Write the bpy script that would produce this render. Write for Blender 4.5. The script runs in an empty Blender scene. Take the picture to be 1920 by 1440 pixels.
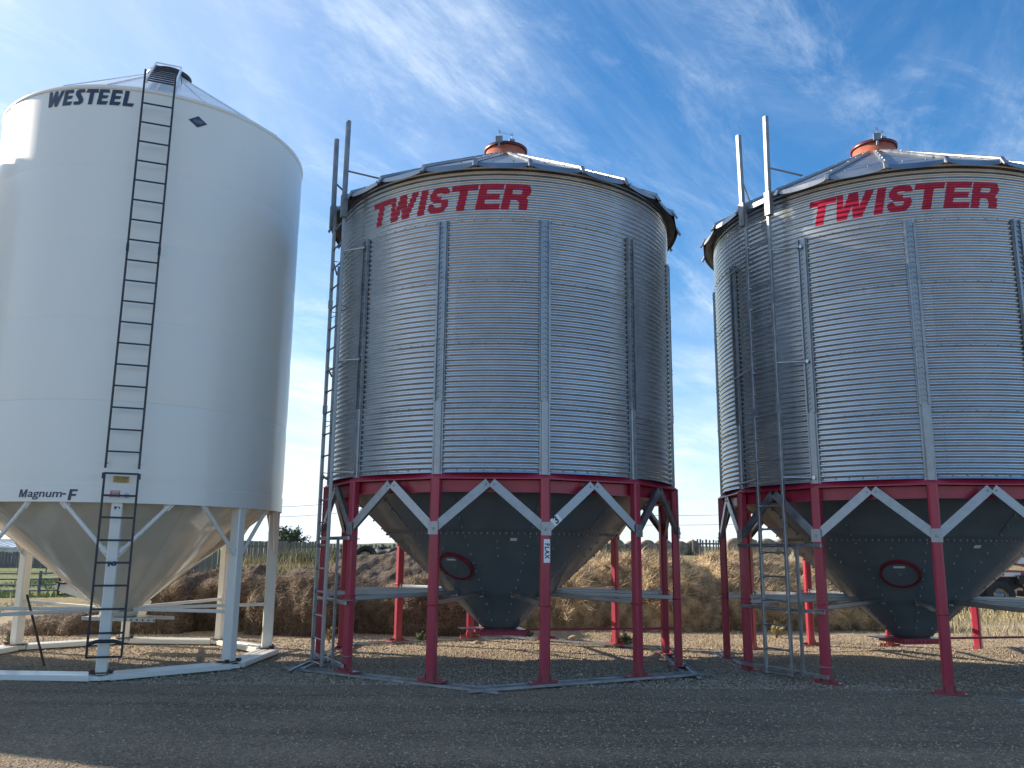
import bpy, bmesh, math, random
import numpy as np
from mathutils import Vector, Matrix
S = bpy.context.scene
PI = math.pi
R = math.radians
rng = np.random.default_rng(7)
random.seed(7)

# ---------------------------------------------------------------- camera
F_PX, PITCH, ROLL, EYE = 1587.0, .1924, .0096, 1.6
cd = bpy.data.cameras.new('camera')
cam = bpy.data.objects.new('camera', cd)
S.collection.objects.link(cam)
cd.sensor_fit = 'HORIZONTAL'; cd.sensor_width = 36.0; cd.lens = F_PX/1920*36.0
cd.clip_end = 5000; cd.clip_start = .05
cam.location = (0, 0, EYE)
cam.matrix_world = Matrix.Translation((0, 0, EYE)) @ Matrix.Rotation(PI/2+PITCH, 4, 'X') @ Matrix.Rotation(ROLL, 4, 'Z')
S.camera = cam

# ---------------------------------------------------------------- light
SUN_AZ, SUN_EL = R(-69), R(24.6)          # azimuth clockwise from +Y
sdir = Vector((math.sin(SUN_AZ)*math.cos(SUN_EL), math.cos(SUN_AZ)*math.cos(SUN_EL), math.sin(SUN_EL)))
sl = bpy.data.lights.new('sun', 'SUN'); sl.energy = 5.0; sl.angle = R(.55); sl.color = (1, .87, .7)
sun = bpy.data.objects.new('sun', sl); S.collection.objects.link(sun)
sun.rotation_euler = sdir.to_track_quat('Z', 'Y').to_euler()
sun.location = (-30, 20, 30)
S.view_settings.view_transform = 'Standard'; S.view_settings.look = 'None'
S.view_settings.exposure = 0.78; S.view_settings.gamma = 1

w = bpy.data.worlds.new('World'); S.world = w; w.use_nodes = True
nt = w.node_tree; N = nt.nodes; L = nt.links
bg = N['Background']
sky = N.new('ShaderNodeTexSky'); sky.sky_type = 'NISHITA'; sky.sun_disc = False
sky.sun_elevation = SUN_EL; sky.sun_rotation = SUN_AZ
sky.air_density = 1.0; sky.dust_density = .6; sky.ozone_density = 2.2
def nd(tree, typ, **kw):
    n = tree.nodes.new(typ)
    for k, v in kw.items():
        if k.startswith('i_'):
            n.inputs[int(k[2:]) if k[2:].isdigit() else k[2:].replace('_', ' ')].default_value = v
        else: setattr(n, k, v)
    return n
tc = nd(nt, 'ShaderNodeTexCoord')
sep = nd(nt, 'ShaderNodeSeparateXYZ'); L.new(tc.outputs['Generated'], sep.inputs[0])
mz = nd(nt, 'ShaderNodeMath', operation='MAXIMUM', i_1=0.0); L.new(sep.outputs[2], mz.inputs[0])
za = nd(nt, 'ShaderNodeMath', operation='ADD', i_1=.12); L.new(mz.outputs[0], za.inputs[0])
dx = nd(nt, 'ShaderNodeMath', operation='DIVIDE'); L.new(sep.outputs[0], dx.inputs[0]); L.new(za.outputs[0], dx.inputs[1])
dy = nd(nt, 'ShaderNodeMath', operation='DIVIDE'); L.new(sep.outputs[1], dy.inputs[0]); L.new(za.outputs[0], dy.inputs[1])
cmb = nd(nt, 'ShaderNodeCombineXYZ'); L.new(dx.outputs[0], cmb.inputs[0]); L.new(dy.outputs[0], cmb.inputs[1])
def cloud(rot, scale, stretch, detail, lo, hi, rough=.6, dist=.8, off=0.0):
    mp = nd(nt, 'ShaderNodeMapping'); mp.vector_type = 'TEXTURE'
    mp.inputs['Location'].default_value = (off, off*.7, 0)
    mp.inputs['Rotation'].default_value = (0, 0, rot); mp.inputs['Scale'].default_value = (stretch, 1, 1)
    L.new(cmb.outputs[0], mp.inputs[0])
    no = nd(nt, 'ShaderNodeTexNoise'); no.inputs['Scale'].default_value = scale
    no.inputs['Detail'].default_value = detail; no.inputs['Roughness'].default_value = rough
    no.inputs['Distortion'].default_value = dist
    L.new(mp.outputs[0], no.inputs['Vector'])
    mr = nd(nt, 'ShaderNodeMapRange'); mr.interpolation_type = 'SMOOTHSTEP'
    mr.inputs[1].default_value = lo; mr.inputs[2].default_value = hi
    L.new(no.outputs['Fac'], mr.inputs[0])
    return mr.outputs[0]
def mth(op, a, b, clamp=False):
    m = nd(nt, 'ShaderNodeMath', operation=op); m.use_clamp = clamp
    for i, v in enumerate((a, b)):
        if isinstance(v, (int, float)): m.inputs[i].default_value = v
        else: L.new(v, m.inputs[i])
    return m.outputs[0]
c1 = cloud(R(62), 1.5, 3.0, 10, .40, .80, .66, .6)          # long soft streaks
c2 = cloud(R(52), 4.2, 2.6, 12, .44, .78, .72, .5, 3.1)    # fine wisps
c3 = cloud(R(20), .9, 1.5, 5, .30, .60, .55, .5, 5.3)      # where the sky is streaky at all
wisp = mth('MULTIPLY', mth('ADD', mth('MULTIPLY', c1, .68), mth('MULTIPLY', c2, .60)), mth('ADD', mth('MULTIPLY', c3, .6), .38), True)
# low banks near the horizon
lowm = nd(nt, 'ShaderNodeMapRange'); lowm.interpolation_type = 'SMOOTHSTEP'
lowm.inputs[1].default_value = .36; lowm.inputs[2].default_value = .02
L.new(sep.outputs[2], lowm.inputs[0])
mpz = nd(nt, 'ShaderNodeMapping'); mpz.inputs['Scale'].default_value = (1.2, 1.2, 7.5); L.new(tc.outputs['Generated'], mpz.inputs[0])
nz = nd(nt, 'ShaderNodeTexNoise'); nz.inputs['Scale'].default_value = 2.3; nz.inputs['Detail'].default_value = 6; nz.inputs['Distortion'].default_value = .5
L.new(mpz.outputs[0], nz.inputs['Vector'])
mrz = nd(nt, 'ShaderNodeMapRange'); mrz.interpolation_type = 'SMOOTHSTEP'; mrz.inputs[1].default_value = .30; mrz.inputs[2].default_value = .66
L.new(nz.outputs['Fac'], mrz.inputs[0])
low = mth('MULTIPLY', lowm.outputs[0], mth('ADD', mth('MULTIPLY', mrz.outputs[0], .7), .3))
# thin veil round the sun
dot = nd(nt, 'ShaderNodeVectorMath', operation='DOT_PRODUCT'); L.new(tc.outputs['Generated'], dot.inputs[0]); dot.inputs[1].default_value = sdir
veil = nd(nt, 'ShaderNodeMapRange'); veil.interpolation_type = 'SMOOTHSTEP'
veil.inputs[1].default_value = .35; veil.inputs[2].default_value = .98
L.new(dot.outputs['Value'], veil.inputs[0])
front = nd(nt, 'ShaderNodeMapRange'); front.interpolation_type = 'SMOOTHSTEP'
front.inputs[1].default_value = -.55; front.inputs[2].default_value = .35; front.inputs[3].default_value = .35; front.inputs[4].default_value = 1.0
L.new(sep.outputs[1], front.inputs[0]); wisp = mth('MULTIPLY', wisp, front.outputs[0])
dens = mth('ADD', mth('MULTIPLY', wisp, .80), mth('ADD', mth('MULTIPLY', low, .85), mth('MULTIPLY', veil.outputs[0], .45)), True)
mix = nd(nt, 'ShaderNodeMix', data_type='RGBA')
L.new(dens, mix.inputs['Factor']); 
hs = nd(nt, 'ShaderNodeHueSaturation'); hs.inputs['Saturation'].default_value = 1.26; hs.inputs['Value'].default_value = .94
tint = nd(nt, 'ShaderNodeMix', data_type='RGBA', blend_type='MULTIPLY'); tint.inputs['Factor'].default_value = 1.0; tint.inputs['B'].default_value = (1.03, 1.12, 1.20, 1)
L.new(sky.outputs[0], tint.inputs['A']); L.new(tint.outputs['Result'], hs.inputs['Color'])
L.new(hs.outputs[0], mix.inputs['A'])
mix.inputs['B'].default_value = (5.5, 6.2, 6.9, 1)
L.new(mix.outputs['Result'], bg.inputs['Color'])
bg.inputs['Strength'].default_value = .11

# ---------------------------------------------------------------- materials
def mat(name, col, rough=.5, metal=0, coat=0, spec=.5):
    m = bpy.data.materials.new(name); m.use_nodes = True
    b = m.node_tree.nodes['Principled BSDF']
    b.inputs['Base Color'].default_value = (*col, 1); b.inputs['Roughness'].default_value = rough
    b.inputs['Metallic'].default_value = metal; b.inputs['Coat Weight'].default_value = coat
    b.inputs['Coat Roughness'].default_value = .08; b.inputs['Specular IOR Level'].default_value = spec
    return m
def vary(m, c0, c1, scale=5, detail=4, lo=.35, hi=.65, stretch=(1, 1, 1), bump=0, bscale=None, r0=None, r1=None, dist=0, rough=.55, bdist=.01):
    """noise between two base colours, object space; optional roughness range and bump"""
    t = m.node_tree; b = t.nodes['Principled BSDF']
    c = nd(t, 'ShaderNodeTexCoord'); mp = nd(t, 'ShaderNodeMapping'); mp.inputs['Scale'].default_value = stretch
    t.links.new(c.outputs['Object'], mp.inputs[0])
    n = nd(t, 'ShaderNodeTexNoise'); n.inputs['Scale'].default_value = scale; n.inputs['Detail'].default_value = detail
    n.inputs['Roughness'].default_value = rough; n.inputs['Distortion'].default_value = dist
    t.links.new(mp.outputs[0], n.inputs['Vector'])
    r = nd(t, 'ShaderNodeValToRGB'); e = r.color_ramp.elements
    e[0].position = lo; e[1].position = hi; e[0].color = (*c0, 1); e[1].color = (*c1, 1)
    t.links.new(n.outputs['Fac'], r.inputs[0]); t.links.new(r.outputs[0], b.inputs['Base Color'])
    if r0 is not None:
        mr = nd(t, 'ShaderNodeMapRange'); mr.inputs[1].default_value = .3; mr.inputs[2].default_value = .7
        mr.inputs[3].default_value = r0; mr.inputs[4].default_value = r1
        t.links.new(n.outputs['Fac'], mr.inputs[0]); t.links.new(mr.outputs[0], b.inputs['Roughness'])
    if bump:
        n2 = nd(t, 'ShaderNodeTexNoise'); n2.inputs['Scale'].default_value = bscale or scale*3; n2.inputs['Detail'].default_value = 5
        t.links.new(mp.outputs[0], n2.inputs['Vector'])
        bp = nd(t, 'ShaderNodeBump'); bp.inputs['Strength'].default_value = bump; bp.inputs['Distance'].default_value = bdist
        t.links.new(n2.outputs['Fac'], bp.inputs['Height']); t.links.new(bp.outputs[0], b.inputs['Normal'])
    return m
M = {}
M['galv'] = vary(mat('galvanized_steel', (.5, .5, .5), .36, .74), (.43, .46, .48), (.52, .55, .57), 3.5, 8, .3, .7, (1, 1, 1.8), 0, 40, .19, .27)
# smears and scuffs running down the sheets
M['galv_dull'] = vary(mat('dull_galvanized', (.4, .4, .4), .5, .8), (.24, .26, .28), (.38, .40, .42), 9, 6, .3, .7, (1, 1, 1), .1, 60, .32, .5)
M['galv_roof'] = vary(mat('roof_steel', (.5, .5, .5), .38, .9), (.28, .30, .32), (.40, .42, .44), 2.5, 7, .3, .7, (1, 1, 1), .08, 30, .3, .5)
M['red'] = vary(mat('red_paint', (.3, .02, .05), .42, 0, .15), (.33, .019, .048), (.42, .030, .066), 6, 6, .3, .7, (1, 1, .4), .05, 60)
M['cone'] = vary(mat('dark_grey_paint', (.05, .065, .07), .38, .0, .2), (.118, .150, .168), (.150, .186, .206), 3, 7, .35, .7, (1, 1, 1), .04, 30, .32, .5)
M['white'] = vary(mat('white_paint', (.7, .7, .66), .34, 0, .22), (.77, .765, .70), (.80, .795, .73), 1.3, 5, .3, .7, (1, 1, .35), .0, 3)
M['white_cone'] = vary(mat('cream_hopper_paint', (.62, .58, .46), .16, 0, .6), (.64, .62, .53), (.72, .695, .60), 1.6, 5, .3, .7, (1, 1, .5), .03, 4, .12, .22)
M['white_roof'] = vary(mat('white_roof_paint', (.7, .72, .74), .3, 0, .3), (.62, .65, .68), (.76, .78, .8), 2, 5)
M['black'] = vary(mat('black_steel', (.02, .022, .03), .45), (.015, .018, .026), (.035, .038, .045), 20, 3)
M['letter_red'] = vary(mat('red_decal', (.38, .01, .05), .35), (.36, .008, .035), (.44, .014, .05), 8, 4)
M['letter_navy'] = vary(mat('navy_decal', (.03, .045, .08), .4), (.03, .045, .08), (.045, .06, .1), 9, 3)
M['decal_white'] = vary(mat('white_decal', (.8, .8, .8), .4), (.76, .77, .8), (.84, .85, .86), 20, 3)
M['decal_yellow'] = vary(mat('yellow_decal', (.55, .35, .06), .4), (.48, .30, .05), (.6, .4, .08), 20, 3)
M['decal_warn'] = vary(mat('red_label', (.5, .05, .03), .4), (.45, .04, .03), (.55, .07, .05), 20, 3)
M['ink'] = mat('black_ink', (.015, .015, .02), .5)
M['cap'] = vary(mat('orange_collar_plastic', (.62, .17, .09), .4), (.42, .13, .08), (.52, .17, .11), 9, 4)
M['cap_rim'] = vary(mat('maroon_lid_paint', (.1, .015, .02), .4), (.09, .012, .018), (.13, .02, .028), 9, 4)
M['bolt'] = vary(mat('zinc_bolts', (.4, .42, .44), .55, .3), (.20, .225, .245), (.32, .345, .37), 30, 2)
M['bale'] = vary(mat('grey_round_bale', (.3, .24, .17), .9), (.16, .125, .085), (.38, .31, .22), 5, 8, .3, .7, (1, 1, 1), .8, 20, bdist=.05)
M['hatch'] = vary(mat('dull_dark_red_paint', (.2, .015, .03), .5), (.15, .012, .025), (.22, .02, .035), 9, 4)
M['eave_shade_steel'] = vary(mat('steel_darkened_as_eave_shade', (.1, .1, .11), .6, .3), (.06, .065, .07), (.11, .115, .12), 6, 5)  # roof steel coloured dark to stand for the shade under the eave
M['post_steel'] = vary(mat('painted_post_steel', (.2, .22, .24), .5, .5), (.16, .18, .20), (.26, .28, .30), 6, 5)
M['rubber'] = vary(mat('tyre_rubber', (.02, .02, .022), .7), (.015, .015, .017), (.03, .03, .032), 20, 4)
M['skid'] = vary(mat('weathered_skid_steel', (.35, .35, .36), .45, .5), (.20, .205, .21), (.40, .405, .41), 6, 7, .3, .7, (1, 1, 1), .1, 40)
M['rust'] = vary(mat('rusty_iron', (.10, .05, .035), .75), (.05, .03, .025), (.13, .06, .04), 14, 6)
M['straw'] = vary(mat('straw', (.42, .30, .15), .85), (.05, .032, .016), (.36, .25, .12), 5, 9, .32, .70, (1, 1, 2), 1.0, 22, bdist=.06, rough=.7)
M['straw_blade'] = vary(mat('straw_blades', (.5, .38, .2), .7), (.13, .083, .04), (.76, .58, .34), 4, 8, .3, .7)
M['old'] = vary(mat('old_brown_straw', (.2, .13, .08), .9), (.03, .021, .014), (.16, .112, .076), 4, 9, .32, .70, (3.5, 3.5, .8), 1.0, 9, bdist=.07, rough=.7)
M['old_blade'] = vary(mat('old_straw_blades', (.25, .17, .1), .8), (.07, .047, .03), (.33, .235, .155), 4, 6, .3, .7)
M['soil'] = vary(mat('dark_soil', (.12, .09, .07), .95), (.04, .031, .024), (.14, .10, .072), 3, 9, .3, .72, (1, 1, 1), .9, 12, bdist=.06)
M['wood'] = vary(mat('grey_weathered_boards', (.2, .2, .2), .85), (.10, .088, .078), (.24, .215, .19), 3, 6, .3, .7, (6, 6, .4))
M['pipe'] = vary(mat('corral_pipe', (.08, .1, .13), .6), (.06, .075, .10), (.13, .15, .18), 6, 5)
M['leaf'] = vary(mat('sage_leaves', (.12, .15, .08), .8), (.07, .095, .045), (.20, .22, .12), 3, 5)
M['bush'] = vary(mat('bush_leaves', (.07, .09, .04), .8), (.05, .07, .03), (.11, .13, .06), 3, 5)
M['bark'] = vary(mat('bark', (.1, .08, .06), .9), (.06, .05, .04), (.15, .12, .1), 8, 5)
M['dry'] = vary(mat('dry_grass_blades', (.42, .33, .17), .8), (.24, .22, .11), (.52, .42, .24), .9, 5, .3, .7)
M['green'] = vary(mat('green_grass_blades', (.12, .18, .05), .8), (.08, .13, .035), (.24, .28, .09), .9, 5, .3, .7)
M['shed'] = vary(mat('pale_shed_sheet', (.6, .63, .66), .4, .1), (.55, .58, .61), (.66, .69, .72), 1, 4)
M['stone'] = vary(mat('gravel_stones', (.25, .23, .22), .85), (.18, .135, .092), (.58, .46, .32), 37, 2, .3, .7)
M['plastic'] = vary(mat('pale_plastic_sheet', (.6, .6, .62), .5), (.5, .5, .52), (.7, .7, .72), 9, 3)
M['chrome'] = vary(mat('wheel_rim', (.6, .6, .6), .35, .8), (.12, .12, .12), (.28, .27, .26), 9, 3)

# extra wall detail: fine dark scuff streaks on the corrugated sheet
def scuffs(m):
    t = m.node_tree; b = t.nodes['Principled BSDF']; src = b.inputs['Base Color'].links[0].from_socket
    c = nd(t, 'ShaderNodeTexCoord'); mp = nd(t, 'ShaderNodeMapping'); mp.inputs['Scale'].default_value = (7, 7, .8); mp.inputs['Rotation'].default_value = (.12, .1, 0)
    t.links.new(c.outputs['Object'], mp.inputs[0])
    n = nd(t, 'ShaderNodeTexNoise'); n.inputs['Scale'].default_value = 2.6; n.inputs['Detail'].default_value = 9; n.inputs['Roughness'].default_value = .7
    t.links.new(mp.outputs[0], n.inputs['Vector'])
    mr = nd(t, 'ShaderNodeMapRange'); mr.inputs[1].default_value = .63; mr.inputs[2].default_value = .74; mr.inputs[3].default_value = 0; mr.inputs[4].default_value = .5
    t.links.new(n.outputs['Fac'], mr.inputs[0])
    mx = nd(t, 'ShaderNodeMix', data_type='RGBA'); mx.inputs['B'].default_value = (.16, .17, .18, 1)
    t.links.new(mr.outputs[0], mx.inputs['Factor']); t.links.new(src, mx.inputs['A']); t.links.new(mx.outputs['Result'], b.inputs['Base Color'])
scuffs(M['galv'])
def sheet_tone(m):
    # every curved sheet has its own dullness: 6 sheets round, staggered by tier
    t = m.node_tree; b = t.nodes['Principled BSDF']; src = b.inputs['Base Color'].links[0].from_socket; l = t.links
    c = nd(t, 'ShaderNodeTexCoord'); sp = nd(t, 'ShaderNodeSeparateXYZ'); l.new(c.outputs['Object'], sp.inputs[0])
    def m2(op, a, bb):
        n = nd(t, 'ShaderNodeMath', operation=op)
        for i, v in enumerate((a, bb)):
            if v is None: continue
            if isinstance(v, (int, float)): n.inputs[i].default_value = v
            else: l.new(v, n.inputs[i])
        return n.outputs[0]
    tier = m2('FLOOR', m2('DIVIDE', m2('SUBTRACT', sp.outputs[2], 2.525), .825), None)
    ang = m2('ARCTAN2', sp.outputs[0], m2('MULTIPLY', sp.outputs[1], -1.0))
    sheet = m2('FLOOR', m2('DIVIDE', m2('ADD', m2('ADD', ang, .2286), m2('MULTIPLY', m2('MODULO', m2('ADD', tier, 10), 2), -.5236)), 1.0472), None)
    cb = nd(t, 'ShaderNodeCombineXYZ'); l.new(tier, cb.inputs[0]); l.new(sheet, cb.inputs[1])
    wn = nd(t, 'ShaderNodeTexWhiteNoise'); wn.noise_dimensions = '2D'; l.new(cb.outputs[0], wn.inputs['Vector'])
    mr = nd(t, 'ShaderNodeMapRange'); mr.inputs[3].default_value = .93; mr.inputs[4].default_value = 1.05; l.new(wn.outputs['Value'], mr.inputs[0])
    mx = nd(t, 'ShaderNodeMix', data_type='RGBA', blend_type='MULTIPLY'); mx.inputs['Factor'].default_value = 1
    l.new(src, mx.inputs['A']); l.new(mr.outputs[0], mx.inputs['B']); l.new(mx.outputs['Result'], b.inputs['Base Color'])
sheet_tone(M['galv'])

def dusty(m, col, z1, amt, sc=9):
    t = m.node_tree; b = t.nodes['Principled BSDF']; src = b.inputs['Base Color'].links[0].from_socket
    c = nd(t, 'ShaderNodeTexCoord'); sp = nd(t, 'ShaderNodeSeparateXYZ'); t.links.new(c.outputs['Object'], sp.inputs[0])
    n = nd(t, 'ShaderNodeTexNoise'); n.inputs['Scale'].default_value = sc; n.inputs['Detail'].default_value = 8; n.inputs['Roughness'].default_value = .7; t.links.new(c.outputs['Object'], n.inputs['Vector'])
    mr = nd(t, 'ShaderNodeMapRange'); mr.inputs[1].default_value = z1; mr.inputs[2].default_value = 0; mr.inputs[3].default_value = 0; mr.inputs[4].default_value = .45; t.links.new(sp.outputs[2], mr.inputs[0])
    ad = nd(t, 'ShaderNodeMath', operation='ADD'); t.links.new(n.outputs['Fac'], ad.inputs[0]); t.links.new(mr.outputs[0], ad.inputs[1])
    m2 = nd(t, 'ShaderNodeMapRange'); m2.inputs[1].default_value = .64; m2.inputs[2].default_value = .80; m2.inputs[4].default_value = amt; t.links.new(ad.outputs[0], m2.inputs[0])
    mx = nd(t, 'ShaderNodeMix', data_type='RGBA'); mx.inputs['B'].default_value = (*col, 1)
    t.links.new(m2.outputs[0], mx.inputs['Factor']); t.links.new(src, mx.inputs['A']); t.links.new(mx.outputs['Result'], b.inputs['Base Color'])
dusty(M['red'], (.17, .10, .08), .28, .4)
dusty(M['skid'], (.16, .09, .06), .02, .45, 5)
def ground_mat():
    m = mat('gravel_ground', (.2, .19, .18), .93, 0, 0, .3); t = m.node_tree; b = t.nodes['Principled BSDF']; l = t.links
    c = nd(t, 'ShaderNodeTexCoord')
    def noise(scale, det, rough=.6, dist=0):
        n = nd(t, 'ShaderNodeTexNoise'); n.inputs['Scale'].default_value = scale; n.inputs['Detail'].default_value = det
        n.inputs['Roughness'].default_value = rough; n.inputs['Distortion'].default_value = dist
        l.new(c.outputs['Object'], n.inputs['Vector']); return n.outputs['Fac']
    def ramp(f, stops):
        r = nd(t, 'ShaderNodeValToRGB'); e = r.color_ramp.elements
        while len(e) < len(stops): e.new(.5)
        for i, (p, cc) in enumerate(stops): e[i].position = p; e[i].color = (*cc, 1) if len(cc) == 3 else cc
        l.new(f, r.inputs[0]); return r.outputs[0]
    def mixc(f, a, bb, typ='MIX'):
        x = nd(t, 'ShaderNodeMix', data_type='RGBA', blend_type=typ)
        if isinstance(f, float): x.inputs['Factor'].default_value = f
        else: l.new(f, x.inputs['Factor'])
        l.new(a, x.inputs['A']); l.new(bb, x.inputs['B']); return x.outputs['Result']
    vo = nd(t, 'ShaderNodeTexVoronoi'); vo.inputs['Scale'].default_value = 42; l.new(c.outputs['Object'], vo.inputs['Vector'])
    vs = nd(t, 'ShaderNodeSeparateColor'); l.new(vo.outputs['Color'], vs.inputs[0])
    stones = ramp(vs.outputs[0], [(0, (.15, .111, .076)), (.5, (.34, .258, .175)), (.85, (.48, .375, .262)), (1, (.68, .56, .41))])
    fine = ramp(noise(130, 4, .7), [(.3, (.145, .11, .078)), (.7, (.48, .38, .275))])
    grav = mixc(.5, stones, fine)
    grav = mixc(.8, grav, ramp(noise(.45, 6, .6, .6), [(.3, (.62, .62, .63)), (.7, (1.1, 1.08, 1.05))]), 'MULTIPLY')
    mpt = nd(t, 'ShaderNodeMapping'); mpt.inputs['Scale'].default_value = (.09, 1.3, 1); mpt.inputs['Rotation'].default_value = (0, 0, .06); l.new(c.outputs['Object'], mpt.inputs[0])
    nt_ = nd(t, 'ShaderNodeTexNoise'); nt_.inputs['Scale'].default_value = 1.0; nt_.inputs['Detail'].default_value = 6; nt_.inputs['Distortion'].default_value = .3; l.new(mpt.outputs[0], nt_.inputs['Vector'])
    grav = mixc(.75, grav, ramp(nt_.outputs['Fac'], [(.36, (.66, .66, .67)), (.5, (1, 1, 1)), (.64, (1.2, 1.17, 1.12))]), 'MULTIPLY')
    dirt = ramp(noise(7, 9, .65), [(.3, (.26, .20, .14)), (.5, (.50, .40, .275)), (.72, (.72, .60, .43))])
    dry = ramp(noise(3, 9, .7, .5), [(.3, (.20, .17, .085)), (.55, (.36, .29, .15)), (.75, (.46, .38, .22))])
    grn = ramp(noise(1.1, 8, .7, .5), [(.3, (.10, .13, .045)), (.5, (.19, .22, .075)), (.72, (.36, .32, .15))])
    sp = nd(t, 'ShaderNodeSeparateXYZ'); l.new(c.outputs['Object'], sp.inputs[0])
    def band(sock, lo, hi, wob, sc):
        a = nd(t, 'ShaderNodeMath', operation='MULTIPLY_ADD'); l.new(noise(sc, 5), a.inputs[0]); a.inputs[1].default_value = wob
        l.new(sock, a.inputs[2])
        r = nd(t, 'ShaderNodeMapRange'); r.interpolation_type = 'SMOOTHSTEP'; r.inputs[1].default_value = lo+wob/2; r.inputs[2].default_value = hi+wob/2
        l.new(a.outputs[0], r.inputs[0]); return r.outputs[0]
    col = mixc(band(sp.outputs[1], 12.2, 15.2, 2.4, 1.3), grav, dirt)
    col = mixc(band(sp.outputs[1], 17.5, 23, 3, .7), col, dry)
    gx_ = nd(t, 'ShaderNodeMapRange'); gx_.inputs[1].default_value = -2; gx_.inputs[2].default_value = -9; l.new(sp.outputs[0], gx_.inputs[0])
    gm = nd(t, 'ShaderNodeMath', operation='MULTIPLY'); l.new(gx_.outputs[0], gm.inputs[0]); l.new(band(sp.outputs[1], 26, 40, 8, .15), gm.inputs[1])
    col = mixc(gm.outputs[0], col, grn)
    col = mixc(band(sp.outputs[1], 150, 400, 30, .02), col, ramp(noise(.02, 4), [(.3, (.24, .22, .13)), (.7, (.33, .28, .17))]))
    l.new(col, b.inputs['Base Color'])
    bp = nd(t, 'ShaderNodeBump'); bp.inputs['Strength'].default_value = .9; bp.inputs['Distance'].default_value = .035
    ad = nd(t, 'ShaderNodeMath', operation='ADD'); l.new(vo.outputs['Distance'], ad.inputs[0]); l.new(noise(60, 6, .7), ad.inputs[1])
    l.new(ad.outputs[0], bp.inputs['Height']); l.new(bp.outputs[0], b.inputs['Normal'])
    return m
M['ground'] = ground_mat()

# ---------------------------------------------------------------- mesh helpers
class MB:
    def __init__(s): s.v = []; s.f = []; s.sm = []
    def add(s, vs, fs, smooth=False):
        o = len(s.v); s.v += [tuple(p) for p in vs]
        for f in fs: s.f.append(tuple(i+o for i in f)); s.sm.append(smooth)
        return s
    def beam(s, p0, p1, w, h, up=(0, 0, 1), ch=0):
        """box bar from p0 to p1; w across, h along up; ch chamfers the edges"""
        p0 = Vector(p0); p1 = Vector(p1); d = (p1-p0).normalized(); up = Vector(up)
        x = d.cross(up)
        if x.length < 1e-4: x = d.cross(Vector((0, 1, 0)))
        x.normalize(); u = x.cross(d).normalized()
        a, b = w/2, h/2
        if ch: pr = [(-a+ch, -b), (a-ch, -b), (a, -b+ch), (a, b-ch), (a-ch, b), (-a+ch, b), (-a, b-ch), (-a, -b+ch)]
        else: pr = [(-a, -b), (a, -b), (a, b), (-a, b)]
        n = len(pr); vs = [p+x*i+u*j for p in (p0, p1) for i, j in pr]
        fs = [(k, (k+1) % n, n+(k+1) % n, n+k) for k in range(n)] + [tuple(range(n))[::-1], tuple(range(n, 2*n))]
        return s.add(vs, fs)
    def box(s, c, sz, rz=0):
        c = Vector(c); m = Matrix.Rotation(rz, 3, 'Z'); hx, hy, hz = sz[0]/2, sz[1]/2, sz[2]/2
        vs = [c+m @ Vector((i*hx, j*hy, k*hz)) for k in (-1, 1) for i, j in ((-1, -1), (1, -1), (1, 1), (-1, 1))]
        return s.add(vs, [(3, 2, 1, 0), (4, 5, 6, 7), (0, 1, 5, 4), (1, 2, 6, 5), (2, 3, 7, 6), (3, 0, 4, 7)])
    def tube(s, pts, r, n=8, cap=True):
        pts = [Vector(p) for p in pts]; rings = []; up = None
        rr = r if isinstance(r, (list, tuple)) else [r]*len(pts)
        for i, p in enumerate(pts):
            d = (pts[min(i+1, len(pts)-1)]-pts[max(i-1, 0)]).normalized()
            if up is None: up = Vector((0, 0, 1)) if abs(d.z) < .9 else Vector((1, 0, 0))
            x = d.cross(up).normalized(); u = x.cross(d)
            rings.append([p+x*rr[i]*math.cos(2*PI*k/n)+u*rr[i]*math.sin(2*PI*k/n) for k in range(n)])
        o = [p for rg in rings for p in rg]; fs = []
        for i in range(len(pts)-1):
            for k in range(n): fs.append((i*n+k, i*n+(k+1) % n, (i+1)*n+(k+1) % n, (i+1)*n+k))
        s.add(o, fs, True)
        if cap:
            s.add(rings[0], [tuple(range(n))[::-1]]); s.add(rings[-1], [tuple(range(n))])
        return s
    def lathe(s, prof, n=48, smooth=True, c=(0, 0), a0=0):
        vs = [(c[0]+r*math.sin(a0+2*PI*k/n), c[1]-r*math.cos(a0+2*PI*k/n), z) for r, z in prof for k in range(n)]
        fs = [(i*n+k, i*n+(k+1) % n, (i+1)*n+(k+1) % n, (i+1)*n+k) for i in range(len(prof)-1) for k in range(n)]
        return s.add(vs, fs, smooth)
    def disc(s, c, nrm, r, t, n=10):
        c = Vector(c); nrm = Vector(nrm).normalized()
        return s.tube([c-nrm*t/2, c+nrm*t/2], r, n)
    def bolt(s, c, nrm, r=.011, h=.012):
        c = Vector(c); nrm = Vector(nrm).normalized(); a = nrm.orthogonal().normalized(); b = nrm.cross(a)
        vs = [c+a*r*math.cos(k*PI/3)+b*r*math.sin(k*PI/3) for k in range(6)]+[c+nrm*h+(a*math.cos(k*PI/3)+b*math.sin(k*PI/3))*r*.6 for k in range(6)]
        return s.add(vs, [(k, (k+1) % 6, 6+(k+1) % 6, 6+k) for k in range(6)]+[(6, 7, 8, 9, 10, 11)])
    def build(s, name, m, parent=None):
        me = bpy.data.meshes.new(name); me.from_pydata(s.v, [], s.f); me.polygons.foreach_set('use_smooth', s.sm)
        me.materials.append(M[m] if isinstance(m, str) else m); me.update()
        o = bpy.data.objects.new(name, me); S.collection.objects.link(o)
        if parent: o.parent = parent
        return o
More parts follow.
